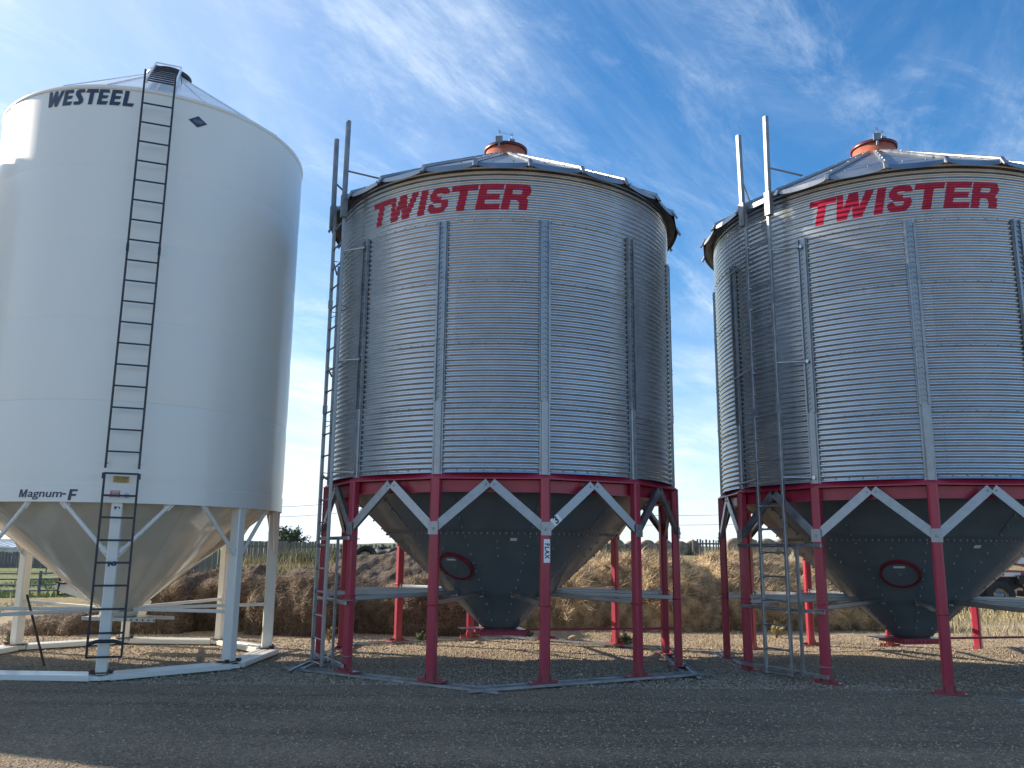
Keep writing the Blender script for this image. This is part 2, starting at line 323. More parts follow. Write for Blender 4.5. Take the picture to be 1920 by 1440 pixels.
def np_mesh(name, V, Fc, m, parent=None, smooth=False):
    me = bpy.data.meshes.new(name); V = np.asarray(V, dtype=np.float64); Fc = np.asarray(Fc, dtype=np.int64)
    k = Fc.shape[1]
    me.vertices.add(len(V)); me.vertices.foreach_set('co', V.ravel())
    me.loops.add(Fc.size); me.loops.foreach_set('vertex_index', Fc.ravel().astype(np.int32))
    me.polygons.add(len(Fc)); me.polygons.foreach_set('loop_start', (np.arange(len(Fc))*k).astype(np.int32))
    me.polygons.foreach_set('loop_total', np.full(len(Fc), k, dtype=np.int32))
    me.polygons.foreach_set('use_smooth', np.full(len(Fc), smooth))
    me.materials.append(M[m]); me.update(calc_edges=True); me.validate()
    o = bpy.data.objects.new(name, me); S.collection.objects.link(o)
    if parent: o.parent = parent
    return o
def tag(o, label=None, cat=None, group=None, kind=None):
    if label: o['label'] = label
    if cat: o['category'] = cat
    if group: o['group'] = group
    if kind: o['kind'] = kind
    return o
def empty(name, loc, rz=0):
    o = bpy.data.objects.new(name, None); S.collection.objects.link(o); o.location = loc; o.rotation_euler = (0, 0, rz); o.empty_display_size = .3
    return o
def kids(o): return [c for c in S.objects if c.parent == o]
def copy_tree(o, parent=None, skip=()):
    c = o.copy(); S.collection.objects.link(c); c.parent = parent
    for ch in kids(o):
        if ch.name.split('.')[0] not in skip and ch.get('only') is None: copy_tree(ch, c, skip)
    return c
def P(phi, r, z): return Vector((r*math.sin(phi), -r*math.cos(phi), z))   # phi from the side facing -Y, towards +X
def nrm(phi): return Vector((math.sin(phi), -math.cos(phi), 0))
def tan(phi): return Vector((math.cos(phi), math.sin(phi), 0))

# smooth value noise (numpy)
_T = rng.random((256, 256))
def vnoise(x, y, seed=0):
    x = np.asarray(x, float)+seed*17.3; y = np.asarray(y, float)+seed*9.1
    xi = np.floor(x).astype(int); yi = np.floor(y).astype(int); fx = x-xi; fy = y-yi
    fx = fx*fx*(3-2*fx); fy = fy*fy*(3-2*fy)
    g = lambda a, b: _T[a % 256, b % 256]
    return (g(xi, yi)*(1-fx)+g(xi+1, yi)*fx)*(1-fy)+(g(xi, yi+1)*(1-fx)+g(xi+1, yi+1)*fx)*fy-.5
def fbm(x, y, sc, octv=4, seed=0):
    s = 0; a = 1
    for k in range(octv): s = s+a*vnoise(np.asarray(x)*sc, np.asarray(y)*sc, seed+k*3); a *= .5; sc *= 2.03
    return s
def sstep(a, b, x):
    t = np.clip((np.asarray(x, float)-a)/(b-a), 0, 1); return t*t*(3-2*t)

# ---------------------------------------------------------------- flat lettering: shapes tested row by row
def inpoly(px, py, poly):
    ins = np.zeros(px.shape, bool); n = len(poly)
    for i in range(n):
        x0, y0 = poly[i]; x1, y1 = poly[(i+1) % n]
        if y0 == y1: continue
        c = ((y0 > py) != (y1 > py)) & (px < (x1-x0)*(py-y0)/(y1-y0)+x0); ins ^= c
    return ins
def thick(px, py, pts, hw):
    ins = np.zeros(px.shape, bool)
    for (x0, y0), (x1, y1) in zip(pts[:-1], pts[1:]):
        dx, dy = x1-x0, y1-y0; t = np.clip(((px-x0)*dx+(py-y0)*dy)/(dx*dx+dy*dy), 0, 1)
        ins |= (px-x0-t*dx)**2+(py-y0-t*dy)**2 < hw*hw
    return ins
def arc(cx, cy, rx, ry, a0, a1, n=14): return [(cx+rx*math.cos(R(a0+(a1-a0)*i/n)), cy+ry*math.sin(R(a0+(a1-a0)*i/n))) for i in range(n+1)]
# each letter: list of (mode, data); coordinates x 0..w , y 0..1  (h = 1)
def rect(x0, y0, x1, y1): return ('p', [(x0, y0), (x1, y0), (x1, y1), (x0, y1)])
LT = {
 'T': [rect(0, .75, .98, 1), rect(.335, 0, .635, .76)],
 'W': [('p', [(0, 1), (.22, 1), (.30, .42), (.44, 1), (.74, 1), (.86, .42), (1.0, 1), (1.30, 1), (1.0, 0), (.70, 0), (.60, .50), (.47, 0), (.14, 0)])],
 'I': [rect(0, 0, .30, 1)],
 'E': [rect(0, 0, .30, 1), rect(.2, .76, .87, 1), rect(.2, .39, .80, .62), rect(.2, 0, .87, .24)],
 'S': [('t', arc(.41, .70, .27, .185, 20, 180)+arc(.41, .70, .27, .17, 180, 270)+arc(.44, .32, .25, .205, 90, -90)+arc(.40, .30, .27, .18, -90, -165), .125),
       ('c', [(.5, .50), (.95, .50), (.95, .71), (.5, .71)])],
 'R': [rect(0, 0, .30, 1), ('p', [(.25, 1)]+arc(.70, .73, .27, .27, 90, -90)+[(.25, .46)]), ('c', [(.30, .60)]+arc(.56, .69, .09, .09, -90, 90)+[(.30, .78)]),
       ('p', [(.45, .56), (.8, .56), (.93, .40), (.96, 0), (.66, 0), (.62, .30), (.50, .37), (.3, .37), (.3, .50)])],
}
def inside(shape, px, py):
    ins = np.zeros(px.shape, bool)
    for it in shape:
        if it[0] == 'p': ins |= inpoly(px, py, it[1])
        elif it[0] == 't': ins |= thick(px, py, it[1], it[2])
        else: ins &= ~inpoly(px, py, it[1])
    return ins
def rows_mesh(mb, shape, x_of, width, zlo, h, rad, shear, dz=.006, dx=.003, seg=.05):
    """fill a letter with narrow strips that follow the wall; x_of = arc length of the letter's left edge"""
    n = int(h/dz)
    for i in range(n):
        y0 = i*h/n; y1 = (i+1)*h/n; ym = (y0+y1)/2
        xs = np.arange(-.1*h, width+.1*h, dx); m = inside(shape, xs/h, np.full(xs.shape, ym/h))
        k = 0
        while k < len(xs):
            if m[k]:
                j = k
                while j < len(xs) and m[j]: j += 1
                a, b = xs[k]-dx/2, xs[j-1]+dx/2; ns = max(1, int((b-a)/seg)+1)
                for q in range(ns):
                    s0 = a+(b-a)*q/ns; s1 = a+(b-a)*(q+1)/ns; vs = []
                    for (s_, yy) in ((s0, y0), (s1, y0), (s1, y1), (s0, y1)):
                        r_, dn = rad(zlo+yy); ph = (x_of+s_+shear*yy)/rad.base
                        vs.append(P(ph, r_+.003, zlo+yy))
                    mb.add(vs, [(0, 1, 2, 3)], True)
                k = j
            else: k += 1
def text_obj(txt, size, place, m, parent, bold=.0, shear=0.0, name='lettering', sx=1.0, align='CENTER', space=1.0):
    """font lettering; place(x, y) maps flat text coordinates to a point"""
    cu = bpy.data.curves.new(name, 'FONT'); cu.body = txt; cu.size = size; cu.offset = bold; cu.shear = shear; cu.align_x = align; cu.space_character = space; cu.align_y = 'CENTER'
    ob = bpy.data.objects.new('tmp', cu); S.collection.objects.link(ob); dg = bpy.context.evaluated_depsgraph_get(); dg.update()
    me = bpy.data.meshes.new_from_object(ob.evaluated_get(dg)); bpy.data.objects.remove(ob)
    for v in me.vertices: v.co = place(v.co.x*sx, v.co.y)
    me.name = name; me.materials.clear(); me.materials.append(M[m]); me.update()
    o = bpy.data.objects.new(name, me); S.collection.objects.link(o)
    if parent: o.parent = parent
    return o

# ---------------------------------------------------------------- corrugated hopper bin
PH0 = R(-17.6); ST = R(30)
RW, ZB, ZT, PITCHC = 2.585, 2.525, 6.62, .825/12
class Rad:
    base = RW
    def __call__(s, z):
        t = 2*PI*(z-ZB)/PITCHC
        return RW+.0085*math.cos(t), 0
rad = Rad()

def red_bin():
    root = empty('grain_bin', (0, 0, 0))
    # --- wall
    rows = int((ZT-ZB)/PITCHC*9); cols = 180
    zz = np.linspace(ZB, ZT, rows+1)
    rr = RW+.0085*np.cos(2*PI*(zz-ZB)/PITCHC)
    tier = ((zz-ZB) % .825); rr = rr+np.where(tier < .03, .0022, 0)
    th = np.linspace(0, 2*PI, cols, endpoint=False)
    rgrid = rr[:, None]+.0022*fbm(zz[:, None]*1.0+0*th[None], th[None]*2.6+0*zz[:, None], 1.0, 3, 5)
    rgrid[:, -1] = rgrid[:, -1]
    V = np.stack([rgrid*np.sin(th)[None], -rgrid*np.cos(th)[None], np.repeat(zz[:, None], cols, 1)], -1).reshape(-1, 3)
    i, j = np.meshgrid(np.arange(rows), np.arange(cols), indexing='ij'); jn = (j+1) % cols
    Fc = np.stack([i*cols+j, i*cols+jn, (i+1)*cols+jn, (i+1)*cols+j], -1).reshape(-1, 4)
    wall = np_mesh('bin_wall', V, Fc, 'galv', root, True)
    b = MB()          # sheet bolts: along each ring seam and each vertical lap
    for t in range(0, 5):
        z = ZB+.825*t+(.035 if t == 0 else 0)
        for k in range(96):
            ph = PH0+2*PI*(k+.5)/96
            b.bolt(P(ph, RW+.007, z), nrm(ph), .010, .012)
    for t in range(5):
        for q in range(6):
            ph = PH0+R(4.5+60*q+30*(t % 2))
            for k in range(12): b.bolt(P(ph, RW+.006, ZB+.825*t+k*PITCHC+.001), nrm(ph), .006, .008)
    b.build('seam_bolts', 'galv_dull', wall)
    # --- lettering
    lt = MB(); H = .365; z0 = 5.968
    for ch, a, wd in (('T', -2.075, .358), ('W', -1.715, .49), ('I', -1.207, .11), ('S', -1.062, .30), ('T', -.754, .358), ('E', -.374, .318), ('R', -.036, .355)):
        rows_mesh(lt, LT[ch], a, wd, z0, H, rad, .21)
    lt.build('lettering', 'letter_red', wall)
    # --- stiffeners (12)
    for k in range(12):
        ph = PH0+k*ST; n_, t_ = nrm(ph), tan(ph)
        s = MB(); zs, ze = 3.43, 5.84
        for sg in (-1, 1):      # two folded edges of the hat, standing off the sheet
            s.beam(P(ph, RW+.026, zs)+t_*sg*.050, P(ph, RW+.026, ze)+t_*sg*.050, .020, .034, n_)
            s.beam(P(ph, RW+.012, zs)+t_*sg*.066, P(ph, RW+.012, ze)+t_*sg*.066, .022, .006, n_)
        s.beam(P(ph, RW+.011, zs), P(ph, RW+.011, ze), .082, .004, n_)
        z = zs+.05
        while z < ze-.03:       # embossed chevrons down the middle
            s.beam(P(ph, RW+.020, z)-t_*.030, P(ph, RW+.020, z+.030), .017, .014, n_)
            s.beam(P(ph, RW+.020, z+.030), P(ph, RW+.020, z)+t_*.030, .017, .014, n_)
            z += PITCHC
        for zb in (zs+.1, 4.16, 4.22, 4.98, 5.04, 5.74, 5.79):
            for sg in (-1, 1): s.bolt(P(ph, RW+.043, zb)+t_*sg*.05, n_, .008, .008)
        st = s.build('stiffener', 'galv_dull', root)
        s2 = MB()
        s2.beam(P(ph, RW+.022, ZB-.02), P(ph, RW+.022, zs), .088, .038, n_, .012)
        for sg in (-1, 1):
            s2.beam(P(ph, RW+.010, ZB-.02)+t_*sg*.056, P(ph, RW+.010, zs)+t_*sg*.056, .026, .008, n_)
            for q in range(6): s2.bolt(P(ph, RW+.014, ZB+.03+q*.035)+t_*sg*.058, n_, .008, .008)
        s2.build('base_sleeve', 'galv_dull', st)
    # --- base ring: 12-sided ledge, vertices at the legs
    rg = MB()
    def ring12(prof): rg.lathe(prof, 12, False, a0=PH0)
    ring12([(2.585, 2.535), (2.66, 2.462), (2.672, 2.462), (2.672, 2.448), (2.50, 2.448), (2.50, 2.53), (2.585, 2.535)])
    rg.lathe([(2.535, 2.44), (2.545, 2.44), (2.545, 2.30), (2.575, 2.30), (2.575, 2.29), (2.47, 2.29), (2.47, 2.44), (2.535, 2.44)], 12, False, a0=PH0)
    for k in range(72):
        ph = PH0+2*PI*(k+.5)/72; rr_ = 2.53*math.cos(R(15))/math.cos(((ph-PH0) % ST)-R(15))
        rg.bolt(P(ph, rr_, 2.42), nrm(ph), .011, .014)
    rg.build('base_ring', 'red', root)
    # --- legs
    for k in range(12):
        ph = PH0+k*ST; n_, t_ = nrm(ph), tan(ph); rl = 2.615
        g = MB(); g.beam(P(ph, rl, .02), P(ph, rl, 2.447), .118, .105, n_, .020)
        leg = g.build('leg', 'red', root)
        fp = MB(); fp.beam(P(ph, rl, .05)-t_*.18, P(ph, rl, .05)+t_*.18, .17, .018, (0, 0, 1))
        fp.beam(P(ph, rl+.02, .070)-t_*.16, P(ph, rl+.02, .070)+t_*.16, .012, .04, (0, 0, 1))
        for sg in (-1, 1): fp.beam(P(ph, rl, .07)+t_*sg*.062, P(ph, rl, .14)+t_*sg*.062, .006, .09, n_)
        fp.build('foot_plate', 'red', leg)
        jp = MB(); jp.beam(P(ph, rl+.058, 1.765), P(ph, rl+.058, 1.925), .128, .010, n_)
        jp.bolt(P(ph, rl+.063, 1.84), n_, .020, .014); jp.disc(P(ph, rl+.064, 1.84), n_, .028, .004, 12)
        jp.build('joint_plate', 'galv_dull', leg)
        cl = MB()
        for zc in ((.93,) if k in (0, 1, 2, 3) else (.93, .99)):
            q = [P(ph, rl+i*.060, zc)+t_*j*.066 for i, j in ((1, -1), (1, 1), (-1, 1), (-1, -1), (1, -1))]
            cl.tube(q, .0075, 6)
        cl.build('clamp', 'red', leg)
        # tie strut from the leg to the hopper
        sp = MB(); zs_ = .952
        sp.beam(P(ph, rl-.06, zs_), P(ph, .80, zs_+.03), .055, .060, (0, 0, 1), .006)
        sp.beam(P(ph, rl-.055, zs_), P(ph, rl-.09, zs_), .08, .09, (0, 0, 1))
        sp.beam(P(ph, .86, zs_+.02), P(ph, .74, zs_+.02), .065, .075, (0, 0, 1))
        sp.build('tie_strut', 'galv_roof', root)
        # pair of diagonal braces meeting at the ring between two legs
        pm = ph+ST/2; apex = P(pm, 2.672*math.cos(R(15))+.01, 2.405)
        for sgn, phl in ((1, ph), (-1, ph+ST)):
            a = P(phl, rl+.048, 1.835); bb = apex-tan(pm)*sgn*.020
            nn = (nrm(phl)+nrm(pm)).normalized()
            br = MB(); br.beam(a, bb, .108, .012, nn); d = (bb-a).normalized(); side = d.cross(nn).normalized()
            for sg in (-1, 1): br.beam(a+side*sg*.050-nn*.020+d*.05, bb+side*sg*.050-nn*.020, .008, .040, nn)
            br.bolt(bb-d*.04+nn*.006, nn, .014, .012)
            br.build('brace', 'galv_dull', root)
    # --- hopper cone
    cz = lambda r: .21+.93*r
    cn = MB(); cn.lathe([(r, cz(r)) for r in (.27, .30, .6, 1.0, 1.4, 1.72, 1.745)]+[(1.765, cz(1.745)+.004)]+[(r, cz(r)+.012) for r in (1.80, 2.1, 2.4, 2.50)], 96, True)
    def cnn(ph): return (nrm(ph)*.93-Vector((0, 0, 1))).normalized()
    cb = MB()
    for k in range(132):
        ph = 2*PI*k/132; cb.bolt(P(ph, 1.715, cz(1.715)), cnn(ph), .015, .026)
    for k in range(12):
        ph = PH0+k*ST+R(1.5); n_ = cnn(ph)
        for r_ in np.arange(.42, 2.42, .125): cb.bolt(P(ph, r_, cz(r_)), n_, .015, .026)
        cn.beam(P(ph, .34, cz(.34)), P(ph, 2.44, cz(2.44)+.01), .05, .010, n_)
        for r_ in (1.40, 1.50, 1.60):
            cb.bolt(P(ph+ST/2, r_, cz(r_)), n_, .015, .026)
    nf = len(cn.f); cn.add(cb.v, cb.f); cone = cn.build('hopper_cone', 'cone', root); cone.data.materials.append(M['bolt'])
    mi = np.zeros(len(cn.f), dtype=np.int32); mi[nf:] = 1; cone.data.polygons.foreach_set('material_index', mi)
    # round access hatch on the cone
    ph = R(-28.9); rc = 1.25; c0 = P(ph, rc, cz(rc)); n_ = cnn(ph); t_ = tan(ph); u_ = n_.cross(t_).normalized()
    h = MB(); nseg = 40
    for (ra, rb, za, zb_) in ((.258, .258, .0, .04), (.258, .222, .04, .04), (.222, .222, .04, .0)):
        vs = [c0+n_*z_+(t_*math.cos(2*PI*k/nseg)+u_*math.sin(2*PI*k/nseg))*r_ for r_, z_ in ((ra, za), (rb, zb_)) for k in range(nseg)]
        h.add(vs, [(k, (k+1) % nseg, nseg+(k+1) % nseg, nseg+k) for k in range(nseg)])
    for k in range(12):
        a = 2*PI*k/12; h.bolt(c0+n_*.045+(t_*math.cos(a)+u_*math.sin(a))*.240, n_, .011, .016)
    hatch = h.build('access_hatch', 'hatch', cone)
    d = MB(); d.disc(c0+n_*.020, n_, .222, .02, 36); d.disc(c0+n_*.036, n_, .035, .01, 14); d.bolt(c0+n_*.04, n_, .02, .02)
    d.build('hatch_door', 'cone', hatch)
    d = MB(); q = c0+n_*.037+u_*(.15 if u_.z > 0 else -.15); d.beam(q-t_*.07, q+t_*.07, .035, .003, n_); d.build('sticker', 'decal_white', hatch)
    d = MB(); ph = R(6.4); q = P(ph, 1.63, cz(1.63))+cnn(ph)*.004; d.beam(q-tan(ph)*.045, q+tan(ph)*.045, .05, .003, cnn(ph)); sk = d.build('data_sticker', 'decal_white', cone)
    # outlet + slide gate
    o = MB(); o.lathe([(.30, cz(.30)), (.285, .47), (.245, .47), (.245, .40)], 24, True, a0=0); o.build('outlet_collar', 'galv_dull', cone)
    g = MB(); az = R(12); gx, gy = tan(az), nrm(az)
    g.beam(-gx*.34+Vector((0, 0, .43)), gx*.34+Vector((0, 0, .43)), .56, .022)
    for sg in (-1, 1): g.beam(-gx*.34+gy*.27*sg+Vector((0, 0, .40)), gx*.34+gy*.27*sg+Vector((0, 0, .40)), .02, .07)
    g.beam(-gx*.34-gy*.27+Vector((0, 0, .40)), -gx*.34+gy*.27+Vector((0, 0, .40)), .02, .06)
    g.beam(-gx*.62+Vector((0, 0, .445)), -gx*.34+Vector((0, 0, .445)), .30, .012)
    for k in range(9): g.bolt(-gx*.30+gx*.07*k+gy*.28+Vector((0, 0, .40)), gy, .012, .014)
    gate = g.build('slide_gate', 'red', root)
    hr = MB(); a = R(97); e = P(a, 2.66, .435); hr.tube([gx*.34+Vector((0, 0, .415)), e], .016, 8); hr.tube([e, e+nrm(a)*.07], .03, 8); hr.build('gate_rod', 'red', gate)
    # --- roof: 24 panels, ribs, scalloped lip
    NP = 24; rof = R(-7.6-7.5)
    zr = lambda r: 7.86-(r-.34)*.535
    r = MB(); RE = 2.75
    for k in range(NP):
        a = rof+R(7.5)+k*R(15); b2 = a+R(15); mid = (a+b2)/2
        for q in range(6):      # panel, slightly dished between its ribs
            f0, f1 = q/6, (q+1)/6; r0 = .34+(RE-.34)*f0; r1 = .34+(RE-.34)*f1
            sub = [(a+(b2-a)*u/4) for u in range(5)]
            for u in range(4):
                def pt(an, rr2):
                    x = (an-mid)/(b2-a)*2; rad_ = rr2*math.cos(R(7.5))/math.cos(an-mid)
                    return P(an, rad_, zr(rr2)-.012*(1-x*x)*rr2/RE)
                r.add([pt(sub[u], r0), pt(sub[u+1], r0), pt(sub[u+1], r1), pt(sub[u], r1)][::-1], [(0, 1, 2, 3)], False)
        # folded eave lip with a curved lower edge
        U = 10
        for u in range(U):
            vs = []
            for uu in (u/U, (u+1)/U):
                an = a+(b2-a)*uu; x = 2*uu-1; rad_ = RE*math.cos(R(7.5))/math.cos(an-mid)
                top = P(an, rad_, zr(RE)-.012*(1-x*x)); drop = .045+.034*math.sqrt(max(0, 1-x*x))
                vs.append((top, P(an, rad_+.018, top.z-drop)))
            r.add([vs[0][0], vs[1][0], vs[1][1], vs[0][1]][::-1], [(0, 1, 2, 3)])
        for f in (.3, .7): 
            an = a+(b2-a)*f; r.bolt(P(an, RE*.965, zr(RE*.965)), (0, 0, 1), .012, .014)
    roof = r.build('roof', 'galv_roof', root)
    # underside between wall and eave and inner lip, shade painted into its colour
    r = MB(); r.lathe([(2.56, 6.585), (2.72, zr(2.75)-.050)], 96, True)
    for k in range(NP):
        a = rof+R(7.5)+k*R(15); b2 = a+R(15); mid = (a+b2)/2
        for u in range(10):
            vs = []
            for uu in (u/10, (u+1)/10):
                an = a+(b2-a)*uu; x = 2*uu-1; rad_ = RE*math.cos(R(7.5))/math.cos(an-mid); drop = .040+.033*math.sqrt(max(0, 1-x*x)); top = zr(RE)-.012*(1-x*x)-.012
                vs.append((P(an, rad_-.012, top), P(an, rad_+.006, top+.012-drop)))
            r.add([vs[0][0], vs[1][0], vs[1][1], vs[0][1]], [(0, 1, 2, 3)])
    r.build('eave_underside', 'eave_shade_steel', roof)
    for k in range(NP):
        a = rof+R(7.5)+k*R(15); n_ = (nrm(a)*.535+Vector((0, 0, 1))).normalized(); rb = MB()
        p0 = P(a, .35, zr(.35)+.02); p1 = P(a, RE+.0, zr(RE)+.02)
        rb.beam(p0, p1, .060, .048, n_, .014)
        rb.beam(p1-Vector((0, 0, .0)), p1+nrm(a)*.055-Vector((0, 0, .10)), .060, .030, nrm(a), .008)
        for q in range(5): rb.bolt(p0.lerp(p1, .15+q*.19)+n_*.024, n_, .007, .007)
        rb.build('roof_rib', 'galv_roof', roof)
    c = MB(); c.lathe([(.325, 7.80), (.325, 8.07), (.315, 8.07)], 40, True); cap = c.build('fill_collar', 'cap', roof)
    c = MB(); c.lathe([(.355, 8.045), (.36, 8.085), (.33, 8.10), (.001, 8.16)], 40, True); c.lathe([(.30, 8.05), (.355, 8.045)], 40, True)
    lid = c.build('fill_lid', 'cap_rim', cap)
    c = MB(); bx = P(R(-16), .38, 8.10); c.box(bx, (.11, .04, .11), R(-8)); bx2 = P(R(38), .16, 8.17); c.box(bx2, (.09, .07, .10), R(12))
    c.box(bx-Vector((0, 0, .10)), (.03, .03, .08), 0)
    for q_ in (bx, bx2):
        top = q_+Vector((0, 0, .12)); c.tube([q_+Vector((0, 0, .05)), top], .006, 6)
        c.tube([top+Vector((.018*math.cos(t), 0, .018+.018*math.sin(t))) for t in np.linspace(-PI/2, 1.5*PI, 10)], .005, 5)
    c.tube([bx+Vector((0, 0, .13)), bx2+Vector((0, 0, .13))], .003, 4)
    c.build('lid_latch', 'post_steel', cap)
    # --- ladder
    lp = R(-60.0); ln, lt_ = nrm(lp), tan(lp); rl = 2.77; hw = .213
    def LP(s_, z, dr=0): return ln*(rl+dr)+lt_*s_+Vector((0, 0, z))
    lad = empty('ladder', (0, 0, 0)); lad.parent = root
    # stand-off brackets to wall and stiffeners
    for z in (2.62, 3.35, 4.12, 4.95, 5.72, 6.3):
        for sg in (-1, 1):
            l = MB(); l.tube([LP(sg*hw, z), LP(sg*(hw-.03), z-.01, -.16), LP(sg*hw, z-.10)], .009, 6); l.build('wall_bracket', 'galv_dull', lad)
    for z in (2.60, 4.14, 5.74):
        l = MB(); l.tube([LP(hw, z), P(PH0-ST, RW+.05, z-.02)], .015, 8); l.disc(P(PH0-ST, RW+.055, z-.02), nrm(PH0-ST), .024, .02); l.build('stay_bar', 'galv', lad)
        l = MB(); l.tube([LP(-hw, z), P(PH0-2*ST, RW+.05, z-.02)], .013, 8); l.build('stay_bar', 'galv_dull', lad)
    for sg in (-1, 1):
        m_ = MB(); m_.beam(LP(sg*hw, .09), LP(sg*hw, 6.42), .040, .046, ln, .006)
        for z in (3.45, 5.0): m_.beam(LP(sg*hw, z), LP(sg*hw, z+.12), .048, .054, ln)
        m_.build('rail', 'galv_dull', lad)
        m_ = MB(); zt_ = 7.72 if sg == 1 else 7.66
        base = LP(sg*(hw+.03), 6.30, .02); topp = LP(sg*(hw+.05), zt_, .02)
        m_.beam(base, topp, .075, .062, ln, .012); m_.beam(base-Vector((0, 0, .06)), base+Vector((0, 0, .28)), .092, .078, ln)
        e = P(lp+R(12)*sg, 2.42, 6.83)
        m_.tube([LP(sg*(hw+.04), 6.95, 0), e], .014, 8)
        m_.build('hand_rail', 'post_steel', lad)
    z = .10
    while z < 6.42:
        m_ = MB(); m_.tube([LP(-hw, z), LP(hw, z)], .0125, 8)
        for sg in (-1, 1): m_.tube([LP(sg*(hw-.065), z), LP(sg*(hw-.018), z)], [.0125, .026], 8)
        m_.build('rung', 'galv_dull', lad); z += .3048
    # side frame with lock post between the two legs behind the ladder
    m_ = MB()
    a_, b_ = P(PH0-2*ST, 2.615, 0)+ln*.085, P(PH0-ST, 2.615, 0)+ln*.085
    ab = (b_-a_).normalized()
    for z in (.13, .90, 1.72):
        m_.beam(a_-ab*.02+Vector((0, 0, z)), b_+ab*.10+Vector((0, 0, z)), .030, .045, (0, 0, 1))
        for sg in (-1, 1):
            q = LP(sg*hw, z); m_.tube([q, q-ln*.10-lt_*sg*.02, q-ln*.13-lt_*sg*.16], .009, 6)
    pp = a_.lerp(b_, .80); m_.beam(pp+Vector((0, 0, .10))+ln*.03, pp+Vector((0, 0, 1.74))+ln*.03, .036, .030, ln)
    for z in (1.71, .93, .24):
        q = P(PH0-ST, 2.615, z); m_.tube([q+nrm(PH0-ST)*i*.062+tan(PH0-ST)*j*.068 for i, j in ((1, -1), (1, 1), (-1, 1), (-1, -1), (1, -1))], .0065, 6)
    m_.build('ladder_frame', 'galv_dull', root)
    # --- skid under the legs: six double strips
    for k in range(6):
        pm = PH0-ST/2+R(60)*k; n_, t_ = nrm(pm), tan(pm); sk = MB(); ap = 2.615*math.cos(R(15))
        half = ap*math.tan(R(30))+.16
        for sg in (-1, 1):
            dd = (ap+sg*.07+.03); c_ = n_*dd; zoff = .020+(.012 if k % 2 else 0)
            hf = half+(.10 if sg > 0 else -.05)
            sk.beam(c_-t_*hf+Vector((0, 0, zoff)), c_+t_*hf+Vector((0, 0, zoff)), .055, .016, (0, 0, 1))
            sk.beam(c_-t_*hf+n_*sg*.026+Vector((0, 0, zoff+.006)), c_+t_*hf+n_*sg*.026+Vector((0, 0, zoff+.006)), .006, .030, (0, 0, 1))
        for q in (-.9, -.3, .35, .95): sk.beam(n_*(ap-.10)+t_*q*half+Vector((0, 0, .012)), n_*(ap+.14)+t_*q*half+Vector((0, 0, .012)), .06, .012, (0, 0, 1))
        sk.build('skid_beam', 'skid', root)
    return root

BC = (-.1416, 13.05); BW = (-5.657, 12.656); BT = (5.84, 12.76)
bin1 = red_bin()
bin2 = copy_tree(bin1)
bin1.location = (*BC, 0); bin2.location = (*BT, -.04); bin2.rotation_euler = (0, 0, R(.7))
tag(bin1, 'corrugated steel hopper bin with FLAX sticker on its red leg', 'grain bin', 'corrugated grain bins on red legs')
tag(bin2, 'corrugated steel hopper bin cut off by the right edge of the photo', 'grain bin', 'corrugated grain bins on red legs')
# stickers only the middle bin has
ph = PH0+ST; leg = [c for c in kids(bin1) if c.name.split('.')[0] == 'leg'][1]
s = MB(); q0 = P(ph, 2.615+.056, 1.58)+tan(ph)*.010; s.beam(q0+Vector((0, 0, -.14)), q0+Vector((0, 0, .14)), .078, .003, nrm(ph)); st = s.build('grain_sticker', 'decal_white', leg)
q0 = P(ph, 2.615+.0592, 1.58)+tan(ph)*.010
text_obj('FLAX', .078, lambda x, y: q0-Vector((0, 0, 1))*x+tan(ph)*y, 'ink', st, .0022, 0, sx=.88, space=1.22)
pm = ph+ST/2; a = P(ph, 2.615+.048, 1.835); apex = P(pm, 2.672*math.cos(R(15))+.01, 2.405)-tan(pm)*.020
nn = (nrm(ph)+nrm(pm)).normalized(); d = (apex-a).normalized(); side = nn.cross(d).normalized()
brs = [c for c in kids(bin1) if c.name.split('.')[0] == 'brace']
s = MB(); cc = a+d*.18+nn*.009; s.beam(cc-d*.065, cc+d*.065, .106, .003, nn); st = s.build('number_sticker', 'decal_white', brs[2])
text_obj('3', .13, lambda x, y: cc+nn*.003+(d*x+side*y), 'ink', st, .004)

